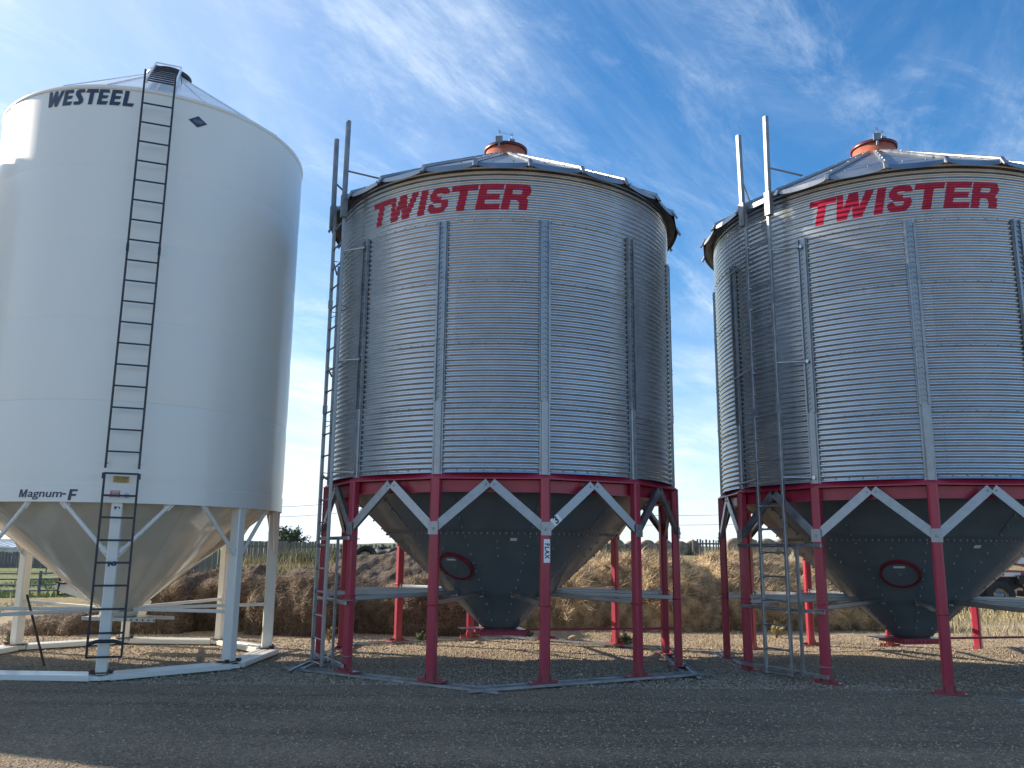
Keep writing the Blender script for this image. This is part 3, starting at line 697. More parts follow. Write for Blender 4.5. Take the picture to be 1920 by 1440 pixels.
# ---------------------------------------------------------------- smooth white bin
WR = 2.19; WL0 = R(20.6); W8 = R(45)
class RadW:
    base = WR
    def __call__(s, z): return WR+.002, 0
def white_bin():
    root = empty('white_grain_bin', (0, 0, 0))
    seams = [2.325, 3.40, 4.475, 5.52, 6.57]
    zb, zt = 2.115, 7.68
    zz = np.unique(np.concatenate([np.linspace(zb, zt, 150)]+[[s_-.004, s_, s_+.003, s_+.006] for s_ in seams])); cols = 220; rows = len(zz)-1
    th = np.linspace(0, 2*PI, cols, endpoint=False); ZZ, TT = np.meshgrid(zz, th, indexing='ij')
    rg = np.full(ZZ.shape, WR)
    for s_ in seams:
        rg -= .006*np.exp(-((ZZ-s_)/.10)**2)               # sheets draw in at the ring welds
        rg += np.where((ZZ > s_-.003) & (ZZ < s_+.002), .0035, 0)
    per = np.cos(TT)*2.0; pes = np.sin(TT)*2.0
    rg += .005*fbm(per+ZZ*.9, pes-ZZ*.3, .9, 3, 3)
    V = np.stack([rg*np.sin(TT), -rg*np.cos(TT), ZZ], -1).reshape(-1, 3)
    i, j = np.meshgrid(np.arange(rows), np.arange(cols), indexing='ij'); jn = (j+1) % cols
    Fc = np.stack([i*cols+j, i*cols+jn, (i+1)*cols+jn, (i+1)*cols+j], -1).reshape(-1, 4)
    wall = np_mesh('bin_wall', V, Fc, 'white', root, True)
    b = MB()
    b.lathe([(WR-.001, seams[0]), (WR+.007, seams[0]-.003), (WR+.007, zb), (WR-.03, zb-.002), (WR-.03, zb+.02)], 220, False)
    b.build('base_band', 'white', wall); b = MB()
    b.lathe([(WR+.004, 7.655), (WR+.016, 7.672), (WR+.016, 7.70), (WR-.02, 7.705)], 220, True)
    b.build('rim_band', 'white', wall)
    # lettering
    lt = MB(); rw = RadW(); H = .225; z0 = 7.415
    a_ = lambda deg: R(deg)*WR
    W = [('p', [(0, 1), (.24, 1), (.30, .50), (.44, 1), (.64, 1), (.70, .50), (.86, 1), (1.10, 1), (.76, 0), (.54, 0), (.50, .42), (.36, 0), (.12, 0)])]
    Ew = [('p', [(0, 0), (.55, 0), (.64, .24), (.25, .22), (.25, .41), (.52, .41), (.60, .60), (.25, .60), (.25, .78), (.62, .78), (.58, 1), (.02, 1)])]
    Sw = [('p', [(.18, 1), (.58, 1), (.62, .80), (.32, .78), (.60, .32), (.57, .12), (.42, 0), (.04, 0), (.0, .21), (.27, .22), (.33, .27), (.04, .66), (.05, .88)])]
    Tw = [('p', [(.06, 1), (.72, 1), (.76, .77), (.50, .77), (.50, 0), (.25, 0), (.25, .77), (.0, .77)])]
    Lw = [('p', [(0, 0), (.56, 0), (.64, .22), (.25, .20), (.25, 1), (.0, 1)])]
    for sh, dg, wd, sc in ((W, -18.5, .30, 1), (Ew, -11.9, .17, 1), (Sw, -7.7, .175, 1), (Tw, -3.7, .20, 1), (Ew, .9, .17, 1), (Ew, 5.2, .17, 1), (Lw, 9.6, .17, 1)):
        rows_mesh(lt, sh, a_(dg), wd, z0, H, rw, .10, .004, .002, .06)
    lt.build('lettering', 'letter_navy', wall)
    rt = WR+.0115
    on = lambda x0, z_, r_=rt: (lambda x, y: P(x0+x/WR, r_, z_+y))
    text_obj('agnum', .135, on(R(-1.7), 2.212), 'letter_navy', wall, .0016, .12, sx=1.22)
    text_obj('-', .14, on(R(4.55), 2.222), 'letter_navy', wall, .003, 0, sx=1.0)
    lt = MB()
    class RB:
        base = WR
        def __call__(s, z): return WR+.009, 0
    Fw = [('p', [(0, 0), (.26, 0), (.26, .38), (.64, .38), (.64, .57), (.26, .57), (.26, .81), (.70, .81), (.70, 1), (0, 1)])]
    Mw = [('p', [(0, 0), (.21, 0), (.21, .62), (.40, .0), (.60, .0), (.80, .62), (.80, 0), (1.02, 0), (1.02, 1), (.74, 1), (.51, .34), (.28, 1), (0, 1)])]
    rows_mesh(lt, Mw, R(-10.3)*WR, .10, 2.166, .096, RB(), .12, .004, .002, .06)
    rows_mesh(lt, Fw, R(5.75)*WR, .115, 2.135, .135, RB(), .12, .004, .002, .06); lt.build('lettering', 'letter_navy', wall)
    # diamond badge
    d = MB(); ph = R(35)
    def quad(mb, phc, zc, hw_, hh, off, tilt=0, dia=False):
        pts = [(-hw_, 0), (0, -hh), (hw_, 0), (0, hh)] if dia else [(-hw_, -hh), (hw_, -hh), (hw_, hh), (-hw_, hh)]
        mb.add([P(phc+x/WR, WR+off, zc+y) for x, y in pts], [(0, 1, 2, 3)])
    quad(d, ph, 7.385, .125, .085, .006, dia=True); bd = d.build('diamond_badge', 'letter_navy', wall)
    d = MB(); pts = arc(0, 0, .06, .025, 0, 360, 24)[:-1]; pi_ = arc(0, 0, .052, .019, 0, 360, 24)[:-1]
    mk = lambda x, y: P(ph+x/WR, WR+.008, 7.385+y)
    d.add([mk(*p) for p in pts+pi_], [(k, (k+1) % 24, 24+(k+1) % 24, 24+k) for k in range(24)])
    d.add([mk(x, y) for x, y in ((-.035, -.006), (.035, -.006), (.035, .006), (-.035, .006))], [(0, 1, 2, 3)])
    d.build('badge_mark', 'galv_dull', bd)
    # warning labels behind the lower ladder
    for nm, phd, z_, hw_, hh, mm in (('yellow_notice', 21.1, 2.405, .092, .038, 'decal_yellow'), ('red_warning', 19.7, 2.225, .056, .042, 'decal_warn'), ('white_notice', 23.2, 2.222, .034, .040, 'decal_white')):
        d = MB(); quad(d, R(phd), z_, hw_, hh, .010); lb = d.build(nm, mm, wall)
        d = MB()
        nl = 4
        for q in range(nl):
            zz_ = z_+hh*.35-q*hh*.42
            quad(d, R(phd), zz_, hw_*(.82-.1*(q % 2)), hh*.055, .012)
        if nm != 'white_notice':
            quad(d, R(phd), z_+hh*.74, hw_*.55, hh*.01, .012)
        d.build('small_print', 'decal_white' if nm == 'red_warning' else 'ink', lb)
        if nm == 'red_warning':
            text_obj('WARNING', .022, on(R(phd), z_+hh*.72, WR+.0125), 'decal_white', lb, .0004)
        elif nm == 'yellow_notice':
            text_obj('IMPORTANT NOTICE', .016, on(R(phd), z_+hh*.74, WR+.0125), 'ink', lb, .0003)
    # roof
    zr = lambda r: 7.70+(WR+.012-r)*.70
    r = MB(); r.lathe([(r_, zr(r_)) for r_ in (.28, .8, 1.2, 1.6, 2.0, WR+.012)][::-1], 220, True); roof = r.build('roof', 'white_roof', root)
    for k in range(22):
        a = R(4)+k*2*PI/22; n_ = (nrm(a)*.715+Vector((0, 0, 1))).normalized(); m_ = MB()
        m_.beam(P(a, .30, zr(.30)+.004), P(a, WR, zr(WR)+.004), .022, .018, n_, .005); m_.build('roof_seam', 'white_roof', roof)
    c = MB(); c.lathe([(.285, zr(.285)-.02), (.285, zr(.285)+.07)], 36, True); col = c.build('fill_collar', 'white_roof', roof)
    c = MB(); c.lathe([(.30, zr(.30)+.03), (.345, zr(.30)+.03), (.345, zr(.30)+.09), (.30, zr(.30)+.12), (.001, zr(.30)+.16)], 36, True)
    t = P(R(60), .10, zr(.3)+.13); c.tube([t, t+Vector((0, 0, .10))], [.03, .016], 8); c.build('fill_lid', 'black', col)
    # roof ladder
    lp = R(21.3); ln, lt_ = nrm(lp), tan(lp); hw = .185
    rl_ = MB(); up_ = (ln*.715+Vector((0, 0, 1))).normalized(); sl = (-ln*1+Vector((0, 0, .715))).normalized()
    p0 = ln*2.10+Vector((0, 0, zr(2.10)+.10)); p1 = ln*.50+Vector((0, 0, zr(.50)+.14))
    for sg in (-1, 1): rl_.beam(p0+lt_*sg*hw*1.0, p1+lt_*sg*hw, .022, .07, up_)
    rl_.beam(p1-lt_*hw+up_*.03, p1+lt_*hw+up_*.03, .03, .02, up_)
    rlad = rl_.build('roof_ladder', 'white_roof', roof)
    for q in range(9):
        c_ = p0.lerp(p1, (q+.4)/9.2); m_ = MB(); m_.tube([c_-lt_*hw, c_+lt_*hw], .012, 8); m_.build('roof_rung', 'black', rlad)
    ch = MB(); q0_ = p0+lt_*hw; pts = [q0_.lerp(p1+lt_*hw, .55+.02*i)+lt_*.04+Vector((0, 0, -.02-.022*i*(1+.2*math.sin(i)))) for i in range(12)]
    ch.tube(pts, .006, 5); ch.build('safety_chain', 'black', rlad)
    # cone
    cz = lambda r_: .49+.81*r_
    c = MB(); c.lathe([(r_, cz(r_)) for r_ in (.21, .24, .7, 1.2, 1.7, 2.0)]+[(2.03, cz(2.02)+.01), (WR-.035, 2.20)], 110, True)
    for k in range(10):
        a = R(8)+k*R(36); n_ = (nrm(a)*.81-Vector((0, 0, 1))).normalized(); c.beam(P(a, .3, cz(.3)), P(a, 2.0, cz(2.0)), .012, .006, n_)
    cone = c.build('hopper_cone', 'white_cone', root)
    g = MB(); g.lathe([(.26, .67), (.26, .60), (.22, .60), (.22, .72)], 24, True)
    g.box((0, 0, .585), (.78, .46, .018), R(-12))
    for sg in (-1, 1):
        c_ = nrm(R(-12))*.23*sg; g.beam(c_-tan(R(-12))*.42+Vector((0, 0, .57)), c_+tan(R(-12))*.75+Vector((0, 0, .57)), .02, .05)
    gate = g.build('slide_gate', 'white_cone', root)
    g = MB()
    for k in range(6): g.bolt(nrm(R(-12))*.245+tan(R(-12))*(.30+k*.09)+Vector((0, 0, .57)), nrm(R(-12)), .014, .012)
    g.build('gate_bolts', 'rust', gate)
    # legs, braces, tie rods
    for k in range(8):
        ph = WL0+k*W8; n_, t_ = nrm(ph), tan(ph); rl = 2.10
        g = MB(); g.beam(P(ph, rl, .05), P(ph, rl, 2.112), .130, .150, n_, .012)
        leg = g.build('leg', 'white', root)
        g = MB(); g.beam(P(ph, rl, .095)-t_*.13, P(ph, rl, .095)+t_*.13, .20, .014, (0, 0, 1))
        for sg in (-1, 1): g.bolt(P(ph, rl+.08, .102)+t_*sg*.10, (0, 0, 1), .018, .03); g.tube([P(ph, rl+.03, .115)+t_*sg*.09, P(ph, rl+.11, .12)+t_*sg*.12], .014, 6)
        g.build('foot_plate', 'rust', leg)
        for sg in (-1, 1):
            pa = ph+R(16.8)*sg; a0 = P(ph, rl+.03, 1.50)+t_*sg*.068; a1 = P(pa, WR-.045, 2.125)
            br = MB(); d0 = (a1-a0).normalized()
            br.tube([a0, a0+d0*.08, a0+d0*.11, a1-d0*.11, a1-d0*.08, a1], [.030, .030, .027, .027, .030, .030], 10)
            br.beam(a0-t_*sg*.005-d0*.05, a0+d0*.09, .075, .010, n_)
            br.beam(a1-d0*.09, a1+d0*.04, .085, .010, n_)
            br.build('brace', 'white', root)
        tr = MB(); tr.beam(P(ph, rl-.05, .735), P(ph, .30, .70), .045, .045, (0, 0, 1), .006); tr.bolt(P(ph, rl-.04, .735)-t_*.03, -t_, .014, .02)
        tr.build('tie_rod', 'white', root)
    # leg marks: number plate on the front leg
    fl = [c for c in kids(root) if c.name.split('.')[0] == 'leg'][0]; ph = WL0
    d = MB(); q0 = P(ph, 2.178, 1.375)+tan(ph)*.005; d.beam(q0+Vector((0, 0, -.065)), q0+Vector((0, 0, .065)), .105, .003, nrm(ph)); pl = d.build('number_sticker', 'decal_white', fl)
    q1 = P(ph, 2.1812, 1.375)+tan(ph)*.005
    text_obj('2', .13, lambda x, y: q1-Vector((0, 0, 1))*x+tan(ph)*y, 'ink', pl, .004)
    d = MB(); q2 = P(ph, 2.178, 2.045)
    for x, z_, w_, h_ in ((-.015, .015, .03, .022), (.02, .02, .03, .008), (-.018, -.006, .018, .012), (.03, .008, .012, .02)):
        q = q2+tan(ph)*x+Vector((0, 0, z_)); d.beam(q-tan(ph)*w_/2, q+tan(ph)*w_/2, h_, .003, nrm(ph))
    d.build('maker_mark', 'ink', fl)
    # ladder: upper run and hinged lower gate
    rl2 = WR+.155; hw = .19
    def LP(s_, z, dr=0): return ln*(rl2+dr)+lt_*s_+Vector((0, 0, z))
    lad = empty('ladder', (0, 0, 0)); lad.parent = root
    for z in (2.60, 5.38, 7.35):
        for sg in (-1, 1):
            l = MB(); l.beam(LP(sg*hw, z), LP(sg*hw, z, -.150), .024, .012, (0, 0, 1)); l.build('wall_bracket', 'black' if z < 3 else 'white', lad)
    for sg in (-1, 1):
        m_ = MB(); m_.beam(LP(sg*hw, 2.53), LP(sg*hw, 7.90-(.0 if sg < 0 else .02)), .026, .032, ln, .004)
        m_.beam(LP(sg*hw, 5.33), LP(sg*hw, 5.43), .034, .040, ln); m_.build('rail', 'black', lad)
    for q in range(18):
        z = 2.737+q*.2751
        m_ = MB(); m_.beam(LP(-hw, z), LP(hw, z), .020, .020, (0, 0, 1), .004); m_.build('rung', 'black', lad)
    l = MB(); l.tube([LP(-hw-.01, .44), LP(-.10, .475), LP(.10, .475), LP(hw+.01, .44)], .022, 8)
    l.beam(LP(-.07, .475, 0), LP(-.07, .475, -.10), .03, .03, (0, 0, 1)); l.beam(LP(.07, .475, 0), LP(.07, .475, -.10), .03, .03, (0, 0, 1))
    for sg in (-1, 1): l.beam(LP(sg*(hw+.008), 2.40), LP(sg*(hw+.008), 2.47), .04, .045, ln)
    lg = l.build('lower_ladder', 'black', root)
    for sg in (-1, 1):
        m_ = MB(); m_.beam(LP(sg*hw, .29), LP(sg*hw, 2.475), .026, .032, ln, .004); m_.build('rail', 'black', lg)
    for z in (2.467, 2.197, 1.930, 1.658, 1.391, 1.121, .847, .570, .295):
        m_ = MB(); m_.beam(LP(-hw, z), LP(hw, z), .022, .024, (0, 0, 1), .004); m_.build('rung', 'black', lg)
    # skid ring: eight channel beams between the feet
    for k in range(8):
        a0 = WL0+k*W8; m_ = a0+W8/2; n_, t_ = nrm(m_), tan(m_); ap = 2.12*math.cos(W8/2); half = ap*math.tan(W8/2); sk = MB()
        for dd, ww, zz_ in ((-.105, .075, .05), (-.01, .07, .05), (.105, .12, .048)):
            c_ = n_*(ap+.02+dd); hf = half+dd*math.tan(W8/2)-.10
            sk.beam(c_-t_*hf+Vector((0, 0, zz_)), c_+t_*hf+Vector((0, 0, zz_)), ww, .07, (0, 0, 1), .008)
        c_ = n_*(ap+.02); sk.beam(c_-t_*(half-.13)+Vector((0, 0, .03)), c_+t_*(half-.13)+Vector((0, 0, .03)), .30, .03, (0, 0, 1))
        for e in (-1, 1):
            q_ = c_+t_*e*(half-.02)+Vector((0, 0, .045)); sk.box(q_, (.20, .26, .05), m_)
        sk.build('skid_beam', 'white', root)
    return root
wb = white_bin(); wb.location = (*BW, 0)
tag(wb, 'smooth white hopper bin with black ladder and dark WESTEEL lettering', 'grain bin', 'smooth white grain bins')
wb2 = copy_tree(wb); wb2.location = (-11.75, 12.35, 0); wb2.rotation_euler = (0, 0, R(9))
tag(wb2, 'second white hopper bin beyond the left edge of the photo, reflected in its neighbour', 'grain bin', 'smooth white grain bins')

# unloading boot and loose bar by the white bin
bt = empty('unload_boot', (-6.6, 13.6, 0))
tag(bt, 'pale sheet metal chute with black handle frame sticking out behind the white hopper', 'chute')
a, b_ = Vector((-.55, .35, 1.02)), Vector((.85, .10, .62))
m_ = MB(); m_.beam(a, b_, .30, .30, (0, .2, 1)); m_.build('chute_box', 'white', bt)
m_ = MB(); up_ = Vector((.25, 0, 1)).normalized()
for q in ((-1, -1), (1, -1)): m_.beam(a+Vector((0, q[0]*.17, -.2)), a+Vector((.02, q[0]*.17, .24)), .025, .025)
m_.beam(a+Vector((.02, -.17, .22)), a+Vector((.3, -.17, .21)), .025, .025); m_.beam(a+Vector((0, -.17, -.2)), a+Vector((0, .17, -.2)), .025, .025)
m_.tube([a+Vector((-.02, -.19, 0)), a+Vector((.12, -.22, -.02)), a+Vector((.18, -.22, .03))], .02, 6)
m_.build('handle_frame', 'black', bt)
m_ = MB(); m_.beam((-6.62, 11.95, .92), (-6.17, 11.75, .02), .022, .02); o = m_.build('steel_bar', 'rust', None); tag(o, 'thin rusty steel bar leaning inside the white bin skid ring', 'bar')

# ---------------------------------------------------------------- terrain
def terrain(x, y):
    x = np.asarray(x, float); y = np.asarray(y, float)
    z = .035*fbm(x, y, .35, 3, 1)+.010*fbm(x, y, 2.5, 3, 4)
    z = z*sstep(6, 10, y) + .008*fbm(x, y, 2.5, 3, 4)
    z = z*np.where((y > 9) & (y < 17.5), .35, 1)
    z += .10*np.exp(-(((x-6.3)/.9)**2+((y-14.0)/.35)**2))+.12*np.exp(-(((x-8.2)/.8)**2+((y-14.2)/.4)**2))
    # grassy bank behind the heaps, left of centre
    bank = sstep(-9.6, -7.2, x-.25*(y-24))*(1-sstep(0.5, 4, x))*sstep(20.5, 24.5, y)*(1-.35*sstep(28, 45, y))
    z += 1.16*bank*(1+.12*fbm(x, y, .5, 3, 8))
    # the plain falls away on the far left and rises on the right
    z += -.85*sstep(24, 40, y)*(1-sstep(-16, -8, x-.25*(y-24)+3))
    z += 1.25*sstep(32, 62, y)*sstep(-4, 4, x)
    z += .25*fbm(x, y, .03, 3, 9)*sstep(60, 120, y)
    z -= 1.2*sstep(75, 200, y)*sstep(-4, 4, x)
    return z
ys = np.concatenate([np.arange(-30, 4, 2.), np.arange(4, 20, .12), np.arange(20, 50, .3), np.arange(50, 120, 1.5), np.geomspace(120, 2600, 40)])
xs = np.concatenate([-np.geomspace(2400, 41, 36), np.arange(-40, -13, .8), np.arange(-13, 16, .16), np.arange(16, 40, .8), np.geomspace(41, 2400, 36)])
X, Y = np.meshgrid(xs, ys); Z = terrain(X, Y)
V = np.stack([X, Y, Z], -1).reshape(-1, 3); ny, nx = X.shape
i, j = np.meshgrid(np.arange(ny-1), np.arange(nx-1), indexing='ij')
Fc = np.stack([i*nx+j, i*nx+j+1, (i+1)*nx+j+1, (i+1)*nx+j], -1).reshape(-1, 4)
g = np_mesh('ground', V, Fc, 'ground', None, True); tag(g, kind='structure')
# far hills
th = np.linspace(R(-60), R(60), 200); hd = 2300
hh = 14+10*fbm(th*9, th*0, 1, 4, 2)
V = np.concatenate([np.stack([hd*np.sin(th), hd*np.cos(th), 0*th-6], -1), np.stack([(hd+150)*np.sin(th), (hd+150)*np.cos(th), hh], -1)])
n = len(th); Fc = np.array([(k, k+1, n+k+1, n+k) for k in range(n-1)])
hl = np_mesh('hills', V, Fc, 'leaf', None, True); tag(hl, kind='structure')

# gravel stones
def stones(n, yr, xr, smin, smax, name):
    y = yr[0]+(yr[1]-yr[0])*rng.random(n)**1.2; x = xr[0]+(xr[1]-xr[0])*rng.random(n)
    base = np.array([(1, 0, 0), (-1, 0, 0), (0, 1, 0), (0, -1, 0), (0, 0, 1), (0, 0, -1)], float)
    fc = np.array([(0, 2, 4), (2, 1, 4), (1, 3, 4), (3, 0, 4), (2, 0, 5), (1, 2, 5), (3, 1, 5), (0, 3, 5)])
    sz = smin*(smax/smin)**(rng.random(n)**2.2); a = rng.random(n)*2*PI
    jit = 1+.35*(rng.random((n, 6, 1))-.5); v = base[None]*jit*np.stack([sz, sz*(.5+.5*rng.random(n)), sz*(.35+.3*rng.random(n))], -1)[:, None]
    c, s_ = np.cos(a)[:, None], np.sin(a)[:, None]
    vx = v[..., 0]*c-v[..., 1]*s_; vy = v[..., 0]*s_+v[..., 1]*c
    V = np.stack([vx+x[:, None], vy+y[:, None], v[..., 2]+(terrain(x, y)+sz*.12)[:, None]], -1).reshape(-1, 3)
    F_ = (fc[None]+6*np.arange(n)[:, None, None]).reshape(-1, 3)
    return np_mesh(name, V, F_, 'stone')
o = stones(70000, (5.4, 12.5), (-7.5, 7.5), .005, .017, 'gravel'); tag(o, kind='stuff')
o = stones(80000, (10.5, 17.2), (-10.5, 11), .010, .030, 'gravel'); tag(o, kind='stuff')
for (px_, py_, sz, lb) in ((-2.02, 15.9, .07, 'small pale rock on the gravel behind the front red leg'), (1.15, 15.9, .09, 'tan rock behind the FLAX bin near its far leg'), (.9, 11.4, .05, 'small round rock inside the skid of the middle bin'), (7.0, 10.35, .06, 'brown stone beside the foot of the right bin leg'), (-.55, 15.1, .06, 'knobbly pale stone on the far skid of the middle bin')):
    b = bmesh.new(); bmesh.ops.create_icosphere(b, subdivisions=3, radius=sz)
    for v in b.verts:
        k = 1+.35*float(fbm(v.co.x*9+px_*7, v.co.y*9+v.co.z*5, 1, 3, 2)); v.co = Vector((v.co.x*1.25*k, v.co.y*.8*k, v.co.z*.62*k))
    me = bpy.data.meshes.new('rock'); b.to_mesh(me); b.free(); me.materials.append(M['stone'])
    for p in me.polygons: p.use_smooth = True
    o = bpy.data.objects.new('rock', me); S.collection.objects.link(o); o.location = (px_, py_, float(terrain(px_, py_))+sz*.25); tag(o, lb, 'rock')

# ---------------------------------------------------------------- blades (grass, straw)
def blades(name, pos, ln, wd, lean, m, parent=None, nrmv=None, flat=False):
    """thin 2-segment blades; pos (n,3)"""
    n = len(pos); a = rng.random(n)*2*PI; l = ln*(.5+rng.random(n)); wdt = wd*(.6+.8*rng.random(n))
    up = np.tile([0, 0, 1.], (n, 1)) if nrmv is None else nrmv
    sd = np.stack([np.cos(a), np.sin(a), 0*a], -1)
    if flat:   # lies along the surface, as straw does
        r_ = rng.normal(size=(n, 3)); r_ -= up*(r_*up).sum(1, keepdims=True); d = r_/np.linalg.norm(r_, axis=1, keepdims=True)
        d = d+up*(lean*rng.normal(size=(n, 1))); sd = np.cross(d, up); sd /= np.linalg.norm(sd, axis=1, keepdims=True)+1e-9
    else:
        d = up+lean*rng.normal(size=(n, 3))*[1, 1, .3]
    d = d/np.linalg.norm(d, axis=1, keepdims=True)
    bend = rng.normal(size=(n, 3))*.18
    p0 = pos; p1 = pos+d*l[:, None]*.55; p2 = pos+(d+bend)*l[:, None]
    w_ = sd*wdt[:, None]
    V = np.stack([p0-w_, p0+w_, p1+w_*.8, p1-w_*.8, p2], 1).reshape(-1, 3)
    k = 5*np.arange(n)[:, None]
    T_ = np.concatenate([k+[[0, 1, 2]], k+[[0, 2, 3]], k+[[3, 2, 4]]])
    return np_mesh(name, V, T_, m, parent)

def heap(name, x0, x1, yf, dep, top, m, bm_, label, cat, group, steep=3.0, seed=1, nb=5000, lap=.10, blen=.16, bw=.004, crest=None):
    """a slumped straw heap: steep cut face towards the camera, rounded crest; top(u) gives its height"""
    nu, nv = 130, 76; u = np.linspace(0, 1, nu); v = np.linspace(0, 1, nv); U, Vv = np.meshgrid(u, v)
    H = np.array([top(q) for q in u])[None]*np.ones_like(U)
    endf = np.minimum(1, np.minimum(U, 1-U)/lap); endf = np.sqrt(np.clip(1-(1-endf)**2, 0, 1))
    ang = PI*Vv; e = 2.0/steep
    cy = -np.sign(np.cos(ang))*np.abs(np.cos(ang))**e; cz_ = np.abs(np.sin(ang))**e
    half = dep/2*(.35+.65*endf)
    Xc = x0+(x1-x0)*U; Yc = yf+dep/2+cy*half; Zc = H*cz_*endf*(.80+.24*Vv)
    Xc = Xc+.18*fbm(Zc*1.1+seed*3, Yc*.7, 1, 3, seed)
    Yc = Yc+(.42*fbm(Xc, Zc*1.2, .8, 4, seed+4)+.09*fbm(Xc, Zc*.4, 5, 3, seed+6))*endf
    Zc = Zc*(1+.17*fbm(Xc, Yc, 1.5, 4, seed+2))+.08*fbm(Xc, Yc, 4, 3, seed+5)*cz_
    gz = terrain(Xc, Yc); Zc = Zc+gz-.04
    P_ = np.stack([Xc, Yc, Zc], -1); V = P_.reshape(-1, 3)
    i, j = np.meshgrid(np.arange(nv-1), np.arange(nu-1), indexing='ij')
    Fc = np.stack([i*nu+j, i*nu+j+1, (i+1)*nu+j+1, (i+1)*nu+j], -1).reshape(-1, 4)
    root = np_mesh(name, V, Fc, m, None, True); tag(root, label, cat, group)
    # loose blades over the surface
    du = np.gradient(P_, axis=1); dv = np.gradient(P_, axis=0); Nn = np.cross(du, dv); Nn /= np.linalg.norm(Nn, axis=-1, keepdims=True)+1e-9
    ii = rng.integers(0, int(nv*.8), nb); jj = rng.integers(0, nu, nb)
    f = rng.random((nb, 2)); i2 = np.minimum(ii+1, nv-1); j2 = np.minimum(jj+1, nu-1)
    pos = P_[ii, jj]*(1-f[:, :1])+P_[i2, jj]*f[:, :1]+(P_[ii, j2]-P_[ii, jj])*f[:, 1:]; nr = Nn[ii, jj]
    nr = np.where((nr[:, 1:2] > 0) & (ii[:, None] < nv*.3), -nr, nr); nr = np.where((nr[:, 2:3] < 0) & (ii[:, None] > nv*.3), -nr, nr)
    blades('loose_straw', pos+nr*.01, blen, bw, .25, bm_, root, nr, True)
    return root
def prof(*pts):
    xs_, ys_ = zip(*pts); return lambda q: float(np.interp(q, xs_, ys_))
OB = 'old brown bales slumped behind the bins'
heap('old_bale', -9.5, -7.7, 15.7, 1.6, prof((0, .12), (.5, .34), (1, .45)), 'old', 'old_blade', 'lowest slumped straw end, left of the white hopper outlet', 'straw bale', OB, 2.2, 1, 3500)
heap('old_bale', -8.2, -6.0, 16.0, 2.2, prof((0, .45), (.35, .9), (.7, 1.15), (1, 1.2)), 'old', 'old_blade', 'wide brown bale seen just right of the white cone', 'straw bale', OB, 3.4, 2, 7000)
heap('old_bale', -7.5, -5.5, 18.6, 2.0, prof((0, .9), (.5, 1.22), (1, 1.3)), 'old', 'old_blade', 'brown bale in the second row above the wide one', 'straw bale', OB, 2.6, 3, 4000)
heap('old_bale', -6.15, -4.65, 16.6, 2.0, prof((0, 1.0), (.5, 1.16), (1, 1.05)), 'old', 'old_blade', 'dark narrow bale seen between the two right white legs', 'straw bale', OB, 4.2, 4, 6000)
heap('old_bale', -4.95, -3.15, 16.1, 2.4, prof((0, 1.05), (.4, 1.25), (1, 1.15)), 'old', 'old_blade', 'brown bale with flat sunlit top left of the steel ladder', 'straw bale', OB, 5.0, 5, 8000)
heap('old_bale', -3.4, -2.35, 16.9, 2.0, prof((0, 1.12), (.5, .95), (1, .75)), 'old', 'old_blade', 'low brown bale behind the two red legs at left', 'straw bale', OB, 2.8, 6, 4500)
heap('old_bale', -2.95, -.6, 16.4, 2.2, prof((0, .6), (.25, 1.0), (.6, 1.2), (1, 1.25)), 'old', 'old_blade', 'rounded bale with pale rim under the middle hopper', 'straw bale', OB, 3.6, 7, 9000)
heap('straw_mound', -3.0, -1.0, 19.2, 2.2, prof((0, .7), (.35, 1.0), (.7, 1.12), (1, 1.0)), 'straw', 'straw_blade', 'small pale straw mound on the dark soil slope', 'straw heap', None, 2.0, 8, 3500)
heap('soil_mound', -4.9, .6, 20.5, 3.4, prof((0, .6), (.4, .82), (.8, .78), (1, .55)), 'soil', 'old_blade', 'dark bare soil bank below the tyres', 'soil bank', None, 2.0, 9, 1500)
heap('straw_stack', .0, 4.6, 17.6, 3.8, prof((0, .8), (.25, 1.42), (.45, 1.58), (.8, 1.62), (1, 1.55)), 'straw', 'straw_blade', 'big loose golden straw stack right of the middle hopper', 'straw heap', 'golden straw stacks', 2.5, 10, 60000, .22, .24, .0055)
heap('straw_stack', 3.9, 8.3, 18.3, 3.6, prof((0, 1.42), (.3, 1.66), (.6, 1.52), (.85, 1.1), (1, .5)), 'straw', 'straw_blade', 'golden straw stack behind the ladder of the right bin', 'straw heap', 'golden straw stacks', 2.5, 11, 52000, .18, .24, .0055)
# loose straw thrown over the ground in front of the heaps
n = 26000; x = rng.uniform(-9, 12, n); y = 14.6+rng.random(n)**.8*4.5; keep = vnoise(x*.8, y*1.1, 4)+vnoise(x*3, y*3, 6)*.6+.12*(y-15) > .02
x, y = x[keep], y[keep]; pos = np.stack([x, y, terrain(x, y)+.012], -1)
o = blades('loose_straw', pos, .13, .0035, .12, 'straw_blade', None, np.tile([0, 0, 1.], (len(pos), 1)), True); tag(o, kind='stuff')

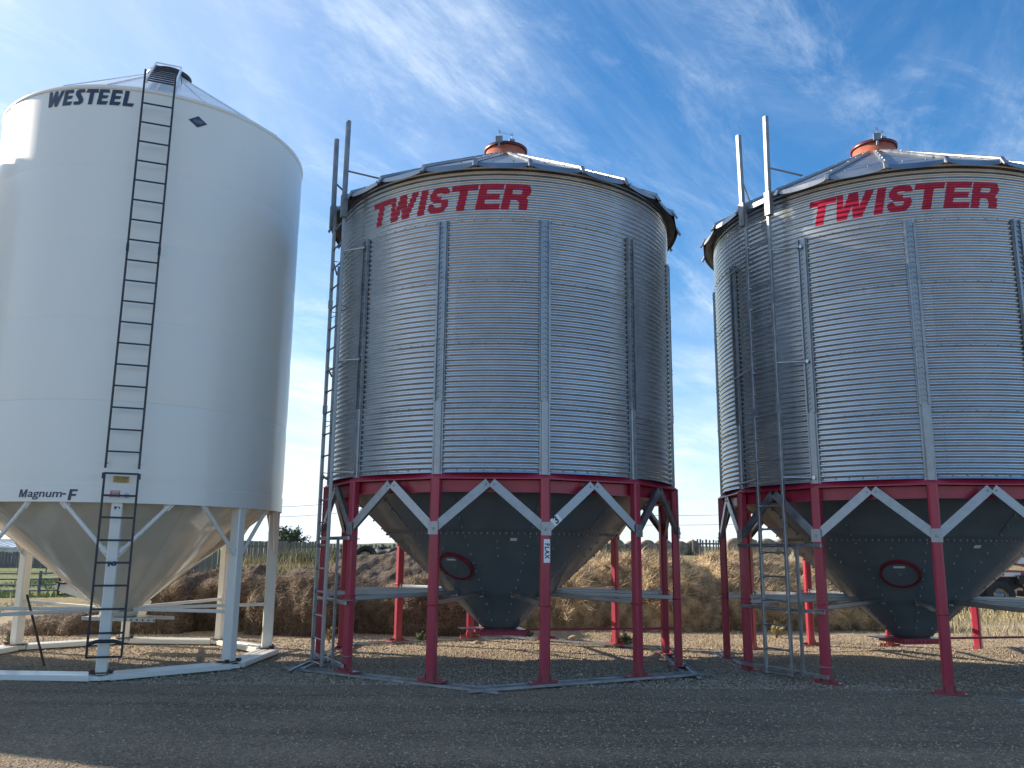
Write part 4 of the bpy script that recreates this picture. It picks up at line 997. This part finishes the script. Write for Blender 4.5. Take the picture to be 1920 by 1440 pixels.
# grass on the bank, in the field and round the heaps
def grassy(name, n, xr, yr, ln, wd, m, thr=-.1, sc=.8, seed=3):
    x = rng.uniform(*xr, n); y = rng.uniform(*yr, n); k = vnoise(x*sc, y*sc, seed)+.5*vnoise(x*sc*3, y*sc*3, seed+2) > thr
    x, y = x[k], y[k]; o = blades(name, np.stack([x, y, terrain(x, y)-.01], -1), ln, wd, .35, m); tag(o, kind='stuff'); return o
grassy('dry_grass', 22000, (-9.5, 1.5), (21.5, 31), .26, .006, 'dry', -.15, .5, 3)
grassy('sage_grass', 26000, (-8.5, -3.0), (21.6, 30), .30, .010, 'leaf', -.02, .6, 9)
grassy('field_grass', 22000, (-32, -8), (27, 60), .22, .020, 'green', -.05, .2, 5)
grassy('dry_grass', 14000, (7.5, 20), (17, 34), .20, .008, 'dry', -.1, .5, 12)
grassy('dry_grass', 3000, (-14, -7.5), (14.5, 26), .14, .006, 'dry', .12, .6, 15)

grassy('dry_grass', 5000, (-9, 11), (14.6, 17.6), .10, .005, 'dry', .22, 1.6, 21)
# weeds, each a plant of its own
def weed(x, y, h, wd, n, label, m='leaf'):
    pts = []; st = []
    z0 = float(terrain(x, y)); root = empty('weed', (x, y, z0))
    s_ = MB(); lv = []
    for k in range(n):
        a = random.random()*2*PI; r_ = wd*random.random(); hh = h*(1-.5*r_/wd)*(.6+.4*random.random())
        tip = Vector((r_*math.cos(a), r_*math.sin(a), hh)); s_.tube([(0, 0, 0), tip*.5+Vector((0, 0, hh*.12)), tip], .004, 4)
        for q in range(16): t = .2+.8*random.random(); lv.append(tip*t+Vector((0, 0, .1*hh*(1-t))))
    s_.build('stem', 'bark', root)
    blades('foliage', np.array([tuple(p) for p in lv]), .07, .011, .9, m, root)
    tag(root, label, 'weed', 'weeds growing on the yard')
for a_ in ((1.95, 14.9, .26, .26, 26, 'low green weed at the foot of a far red leg, right of FLAX'), (-4.95, 15.2, .42, .24, 16, 'tall pale weed between the two right white legs'),
           (-3.05, 14.9, .30, .10, 12, 'thin pale weed beside the left red leg'), (-1.55, 15.3, .16, .22, 12, 'flat grey-green weed in front of the rounded bale'),
           (.35, 16.1, .14, .16, 10, 'small weed behind the middle bin outlet'), (5.05, 16.6, .30, .22, 16, 'dry weed left of the right bin ladder'),
           (-8.1, 14.3, .20, .16, 10, 'small weed beside the far left white leg'), (-10.6, 17.6, .6, .7, 34, 'dark sage bush at the left edge by the corral'), (-9.2, 21.0, .45, .5, 24, 'dusty sage clump below the corral fence')):
    weed(*a_, m='dry' if 'pale' in a_[5] or 'dry' in a_[5] else 'leaf')

# bush on the bank and tyres
bx, by = -14.0, 54.5; z0 = float(terrain(bx, by)); bs = empty('bush_tree', (bx, by, z0)); tag(bs, 'lone round leafy tree behind the windbreak fence', 'tree')
t_ = MB(); lv = []
for k in range(26):
    a = random.random()*2*PI; e = random.uniform(.25, 1.0); L_ = random.uniform(.8, 1.25)
    tip = Vector((math.cos(a)*math.cos(e)*1.1*L_, math.sin(a)*math.cos(e)*1.1*L_, 2.4+math.sin(e)*1.3*L_)); mid = tip*.6+Vector((0, 0, .15)); t_.tube([(0, 0, 0), (0, 0, 1.1), mid, tip], [.07, .06, .03, .012], 5)
    for q in range(120):
        f = .45+.6*random.random(); lv.append(Vector((0, 0, 2.0)).lerp(tip, f)+Vector((random.gauss(0, .13), random.gauss(0, .13), random.gauss(0, .12))))
t_.build('trunk', 'bark', bs); blades('crown', np.array([tuple(p) for p in lv]), .15, .045, 1.2, 'bush', bs)
def torus(mb, R_, r_, mtx, n=22, k=8):
    vs = [mtx @ Vector(((R_+r_*math.cos(2*PI*j/k))*math.cos(2*PI*i/n), (R_+r_*math.cos(2*PI*j/k))*math.sin(2*PI*i/n), r_*1.3*math.sin(2*PI*j/k))) for i in range(n) for j in range(k)]
    mb.add(vs, [(i*k+j, ((i+1) % n)*k+j, ((i+1) % n)*k+(j+1) % k, i*k+(j+1) % k) for i in range(n) for j in range(k)], True)
for q, (x_, y_, tx, ty, lb) in enumerate(((-4.55, 23.8, .5, .2, 'old tyre at the left end of the tyre pile'), (-4.05, 23.6, 1.1, .3, 'upright tyre facing the camera on the soil bank'), (-3.6, 24.0, .3, -.4, 'flat tyre in the middle of the tyre pile'),
        (-3.15, 24.1, .5, .5, 'tyre leaning on the right end of the pile'), (-3.6, 24.5, .2, .1, 'highest tyre at the back of the pile'))):
    m_ = MB(); torus(m_, .25, .085, Matrix.Rotation(ty, 4, 'Y') @ Matrix.Rotation(tx, 4, 'X')); o = m_.build('worn_tire', 'rubber')
    o.location = (x_, y_+.5, float(terrain(x_, y_+.5))+.24+(.10 if q == 4 else 0)); tag(o, lb, 'tyre', 'tyres dumped on the bank')
m_ = MB(); sh = [(i*.11-.35, j*.12-.2, .06*random.random()+.05) for j in range(5) for i in range(7)]
m_.add(sh, [(j*7+i, j*7+i+1, (j+1)*7+i+1, (j+1)*7+i) for j in range(4) for i in range(6)], True); o = m_.build('plastic_sheet', 'plastic'); o.location = (-3.45, 23.3, float(terrain(-3.45, 23.3))+.02); tag(o, 'crumpled pale plastic sheet in front of the tyres', 'sheet')

# ---------------------------------------------------------------- fences, shed, poles, bales
def slat_fence(x0, y0, x1, y1, h, gap, wslat, label, zoff=0, jag=.12):
    a = Vector((x0, y0, 0)); b = Vector((x1, y1, 0)); d = (b-a).normalized(); L_ = (b-a).length; root = empty('windbreak_fence', (x0, y0, float(terrain(x0, y0)))); m_ = MB(); s_ = 0
    zz0 = float(terrain(x0, y0))
    side = Vector((-d.y, d.x, 0))
    while s_ < L_:
        p = a+d*s_; z = float(terrain(p.x, p.y))+zoff-zz0; ww = wslat*random.uniform(.75, 1.2); tl = random.gauss(0, .012)
        q = p-a; m_.beam((q.x, q.y, z), (q.x+tl, q.y, h-zz0-jag*random.random()), ww, .025, side); s_ += ww+gap*random.uniform(.5, 1.5)
    m_.build('slats', 'wood', root)
    m_ = MB()
    for zz in (.35, 1.5):
        s_ = 0
        while s_ < L_-.1:
            e = min(L_, s_+3); p, q = a+d*s_, a+d*e
            m_.beam((p-a)+side*.04+Vector((0, 0, h-zz0-zz)), (q-a)+side*.04+Vector((0, 0, h-zz0-zz)), .05, .12); s_ = e
    m_.build('rails', 'wood', root)
    s_ = 0
    while s_ <= L_:
        p = a+d*s_; q = p-a; z = float(terrain(p.x, p.y))-zz0; mp = MB(); mp.tube([q+side*.12+Vector((0, 0, z)), q+side*.12+Vector((0, 0, h-zz0-.06))], .07, 7); mp.build('post', 'wood', root); s_ += 3.0
    tag(root, label, 'fence', 'windbreak fences')
slat_fence(-21, 52, -10.6, 50, 1.95, .022, .15, 'dark close-boarded windbreak fence behind the grassy bank at left')
slat_fence(-10.4, 50, 1.0, 52, 1.85, .10, .12, 'open slatted windbreak fence above the tyre pile')
slat_fence(13.2, 62, 27, 66, 2.45, .11, .13, 'open slatted windbreak fence between the two corrugated bins')
slat_fence(-62, 92, -30, 88, .85, .02, .2, 'long grey board fence at the far left')
# pipe corral on the left
def corral(x0, y0, x1, y1, h, nr, label, mesh=False):
    z00 = float(terrain(x0, y0)); root = empty('corral_fence', (x0, y0, z00)); a = Vector((x0, y0, 0)); b = Vector((x1, y1, 0)); L_ = (b-a).length; d = (b-a).normalized(); n = int(L_/2.6)+1
    for k in range(n+1):
        p = a.lerp(b, k/n); z = float(terrain(p.x, p.y))-z00; q = p-a; m_ = MB(); m_.tube([q+Vector((0, 0, z)), q+Vector((0, 0, z+h*1.08))], .055, 7); m_.build('post', 'pipe', root)
    for r_ in range(nr):
        m_ = MB(); pts = []
        for k in range(n+1):
            p = a.lerp(b, k/n); pts.append(p-a+Vector((0, 0, float(terrain(p.x, p.y))-z00+h*(.15+.83*r_/(nr-1)))))
        m_.tube(pts, .032 if not mesh else .02, 6); m_.build('rail', 'pipe', root)
    tag(root, label, 'fence', 'corral fences')
corral(-24, 32.5, -14.9, 31.5, .98, 5, 'near blue-grey pipe corral fence with five rails')
corral(-14.7, 31.6, -11.6, 31.9, .92, 4, 'short pipe gate panel right of the corral post')
corral(-50, 72, -26, 70, 1.5, 4, 'far thin rail fence in front of the grey boards', True)
m_ = MB(); 
for k in range(5): m_.beam((-21.5+k*.02, 31.2, -.72+k*.19), (-19.6, 31.1, -.72+k*.19), .05, .16)
for x_ in (-21.3, -20.3): m_.beam((x_, 31.25, -.8), (x_, 31.25, .28), .12, .05, (0, 1, 0))
o = m_.build('plank_gate', 'wood'); tag(o, 'weathered plank gate leaning on the corral at the left edge', 'gate')
# low pale shed
sd = empty('metal_shed', (-93, 108, -1)); tag(sd, 'long low pale metal shed behind the far board fence', 'shed')
m_ = MB(); m_.box((8, 0, 1.2), (50, 10, 2.4)); m_.build('wall', 'shed', sd)
m_ = MB(); m_.beam((-18, -5.6, 2.2), (34, -5.6, 2.2), .3, .1)
for k in range(60): m_.beam((-17+k*.85, -5.25, 2.27), (-17+k*.85, 0, 3.05), .10, .08)
m_.add([(-18, -5.4, 2.25), (34, -5.4, 2.25), (34, 0, 3.0), (-18, 0, 3.0)], [(0, 1, 2, 3)]); m_.add([(-18, 5.4, 2.25), (34, 5.4, 2.25), (34, 0, 3.0), (-18, 0, 3.0)], [(3, 2, 1, 0)])
m_.build('roof', 'shed', sd)
# utility poles and wires
for x_, y_, h_, lb in ((-16.6, 90, 7.2, 'utility pole seen beside the left red legs'), (-31.5, 92, 6.4, 'thin utility pole seen between the white bin legs'), (-24, 230, 7, 'tiny distant utility pole above the slatted fence'), (40, 96, 7.0, 'utility pole hidden behind the right bin')):
    z = float(terrain(x_, y_)); r_ = empty('utility_pole', (x_, y_, z)); m_ = MB(); m_.tube([(0, 0, 0), (0, 0, h_)], [.16, .11], 8); m_.build('pole', 'wood', r_)
    m_ = MB(); m_.beam((-1.1, 0, h_-.5), (1.1, 0, h_-.5), .12, .14)
    for q in (-1, 0, 1): m_.tube([(q, 0, h_-.42), (q, 0, h_-.25)], .04, 6)
    m_.build('crossarm', 'wood', r_); tag(r_, lb, 'utility pole', 'utility poles')
for k, (dz, lb) in enumerate(((-.25, 'upper thin overhead wire crossing the sky between the bins'), (-1.3, 'lower thin overhead wire crossing the sky between the bins'))):
    m_ = MB(); stn = [(-90, 88, 6.5), (-31.5, 92, 6.0), (-16.6, 90, 6.6), (40, 96, 6.6), (100, 99, 6.6)]; pts = []
    for (xa, ya, za), (xb, yb, zb_) in zip(stn[:-1], stn[1:]):
        for q in range(12): f = q/12; pts.append((xa+(xb-xa)*f, ya+(yb-ya)*f, za+(zb_-za)*f+dz-1.1*4*f*(1-f)*min(1, abs(xb-xa)/60)))
    m_.tube(pts, .022, 4); o = m_.build('overhead_wire', 'pipe'); tag(o, lb, 'wire', 'overhead wires')
# far round bales, standing in a row on the rise
def round_bale(x, y, z, r_, ln, rz, label, grp='round bales in the row beyond the straw stacks'):
    n = 28; m_ = MB(); prof_ = [(0, -.5), (.80, -.5), (.97, -.46), (1.0, -.38), (1.01, 0), (1.0, .38), (.97, .46), (.80, .5), (0, .5)]; vs = []
    for (a_, b__) in prof_:
        for k in range(n):
            t = 2*PI*k/n; jit = 1+.03*(random.random()-.5); sag = 1-.08*(math.sin(t) < -.6)
            vs.append((b__*ln, math.cos(t)*r_*a_*jit, math.sin(t)*r_*a_*jit*sag))
    fs = [(i*n+k, i*n+(k+1) % n, (i+1)*n+(k+1) % n, (i+1)*n+k) for i in range(len(prof_)-1) for k in range(n)]
    m_.add(vs, fs, True); o = m_.build('round_bale', 'bale'); o.location = (x, y, z); o.rotation_euler = (0, 0, rz); tag(o, label, 'round bale', grp)
for k, px in enumerate((1118, 1150, 1180, 1208, 1237, 1266, 1290)):
    d_ = 60+.6*k; round_bale((px-960)/1558*d_, d_, float(terrain((px-960)/1558*d_, d_))+.42+.06*math.sin(k*2.1), .66, 1.15, R(80+12*math.sin(k)), ('leftmost', 'second', 'third', 'fourth', 'fifth', 'sixth', 'rightmost')[k]+' round bale of the row seen between the middle bin right legs')
for k, px in enumerate((1366, 1392, 1424, 1452)):
    d_ = 62; round_bale((px-960)/1558*d_, d_, float(terrain((px-960)/1558*d_, d_))+.62, .66, 1.15, R(80), ('leftmost', 'second', 'third', 'rightmost')[k]+' round bale seen behind the right bin ladder')

# ---------------------------------------------------------------- trailer at the right edge
TX, TY = 14.05, 25.0; zt = float(terrain(TX, TY))
tr = empty('grain_trailer', (TX, TY, zt)); tag(tr, 'red and white grain trailer with dark wheels at the right edge', 'trailer')
def wheel(x, y):
    m_ = MB(); n = 36; pr = [(.22, -.11), (.33, -.13), (.40, -.13), (.43, -.10), (.435, 0), (.43, .10), (.40, .13), (.33, .13), (.22, .11)]
    vs = [(x+r_*math.cos(2*PI*k/n), y+z_, .43+r_*math.sin(2*PI*k/n)) for r_, z_ in pr for k in range(n)]
    m_.add(vs, [(i*n+k, i*n+(k+1) % n, (i+1)*n+(k+1) % n, (i+1)*n+k) for i in range(len(pr)-1) for k in range(n)], True)
    wh = m_.build('wheel', 'rubber', tr)
    m_ = MB(); pr = [(.235, -.10), (.22, -.06), (.15, -.03), (.10, -.09), (.0, -.10)]
    vs = [(x+r_*math.cos(2*PI*k/n), y+z_, .43+r_*math.sin(2*PI*k/n)) for r_, z_ in pr for k in range(n)]
    m_.add(vs, [(i*n+k, i*n+(k+1) % n, (i+1)*n+(k+1) % n, (i+1)*n+k) for i in range(len(pr)-1) for k in range(n)], True)
    for k in range(8): a = 2*PI*k/8; m_.bolt((x+.14*math.cos(a), y-.05, .43+.14*math.sin(a)), (0, -1, 0), .018, .03)
    m_.build('rim', 'chrome', wh)
wheel(0, 0); wheel(-.98, .0); wheel(0, .34); wheel(-.98, .34); wheel(3.2, 0)
m_ = MB(); m_.beam((-1.6, 0, 1.02), (5.0, 0, 1.02), .10, .14)
m_.beam((-1.6, 2.0, 1.02), (5.0, 2.0, 1.02), .10, .14); m_.beam((-.5, -.05, 1.55), (1.8, -.05, 1.05), .08, .08); m_.beam((-.5, .0, 1.1), (-.5, 0, 1.6), .08, .08)
for x_ in (-1.2, .2, 1.4): m_.beam((x_, 0, 1.05), (x_, 2, 1.05), .12, .12)
m_.beam((.9, -.05, 1.0), (.9, -.05, 1.32), .10, .10); m_.beam((-.6, -.02, 1.30), (1.0, -.02, 1.30), .04, .05)
m_.build('frame', 'red', tr)
m_ = MB(); m_.beam((-.9, -.09, 1.02), (.62, -.09, 1.02), .02, .11); bp_ = m_.build('side_rail', 'shed', tr)
m_ = MB(); m_.beam((-.1, -.103, 1.02), (.15, -.103, 1.02), .004, .07); m_.build('reflector', 'letter_red', bp_)
m_ = MB()
for x_ in (0, -.98):
    pts = arc(x_, .43, .52, .52, 20, 160, 10)
    for (xa, za), (xb, zb_) in zip(pts[:-1], pts[1:]): m_.beam((xa, -.02, za), (xb, -.02, zb_), .34, .02, (0, 1, 0))
m_.build('fender', 'rubber', tr)
m_ = MB(); m_.beam((.62, .0, .75), (.62, .0, 1.0), .3, .5); m_.box((1.15, .2, .62), (.9, .4, .45)); m_.build('tool_box', 'rubber', tr)
m_ = MB()
for k in range(3): m_.tube([(.72+k*.12, -.06, .68), (.72+k*.12, -.06, .92)], .045, 8)
m_.build('air_tank', 'plastic', tr)
m_ = MB(); m_.box((3.9, 1.0, 1.95), (8.0, 2.3, 1.25))
for k in range(26): m_.beam((-.05+k*.31, -.17, 1.34), (-.05+k*.31, -.17, 2.56), .05, .04, (0, 1, 0))
m_.build('hopper_body', 'shed', tr)
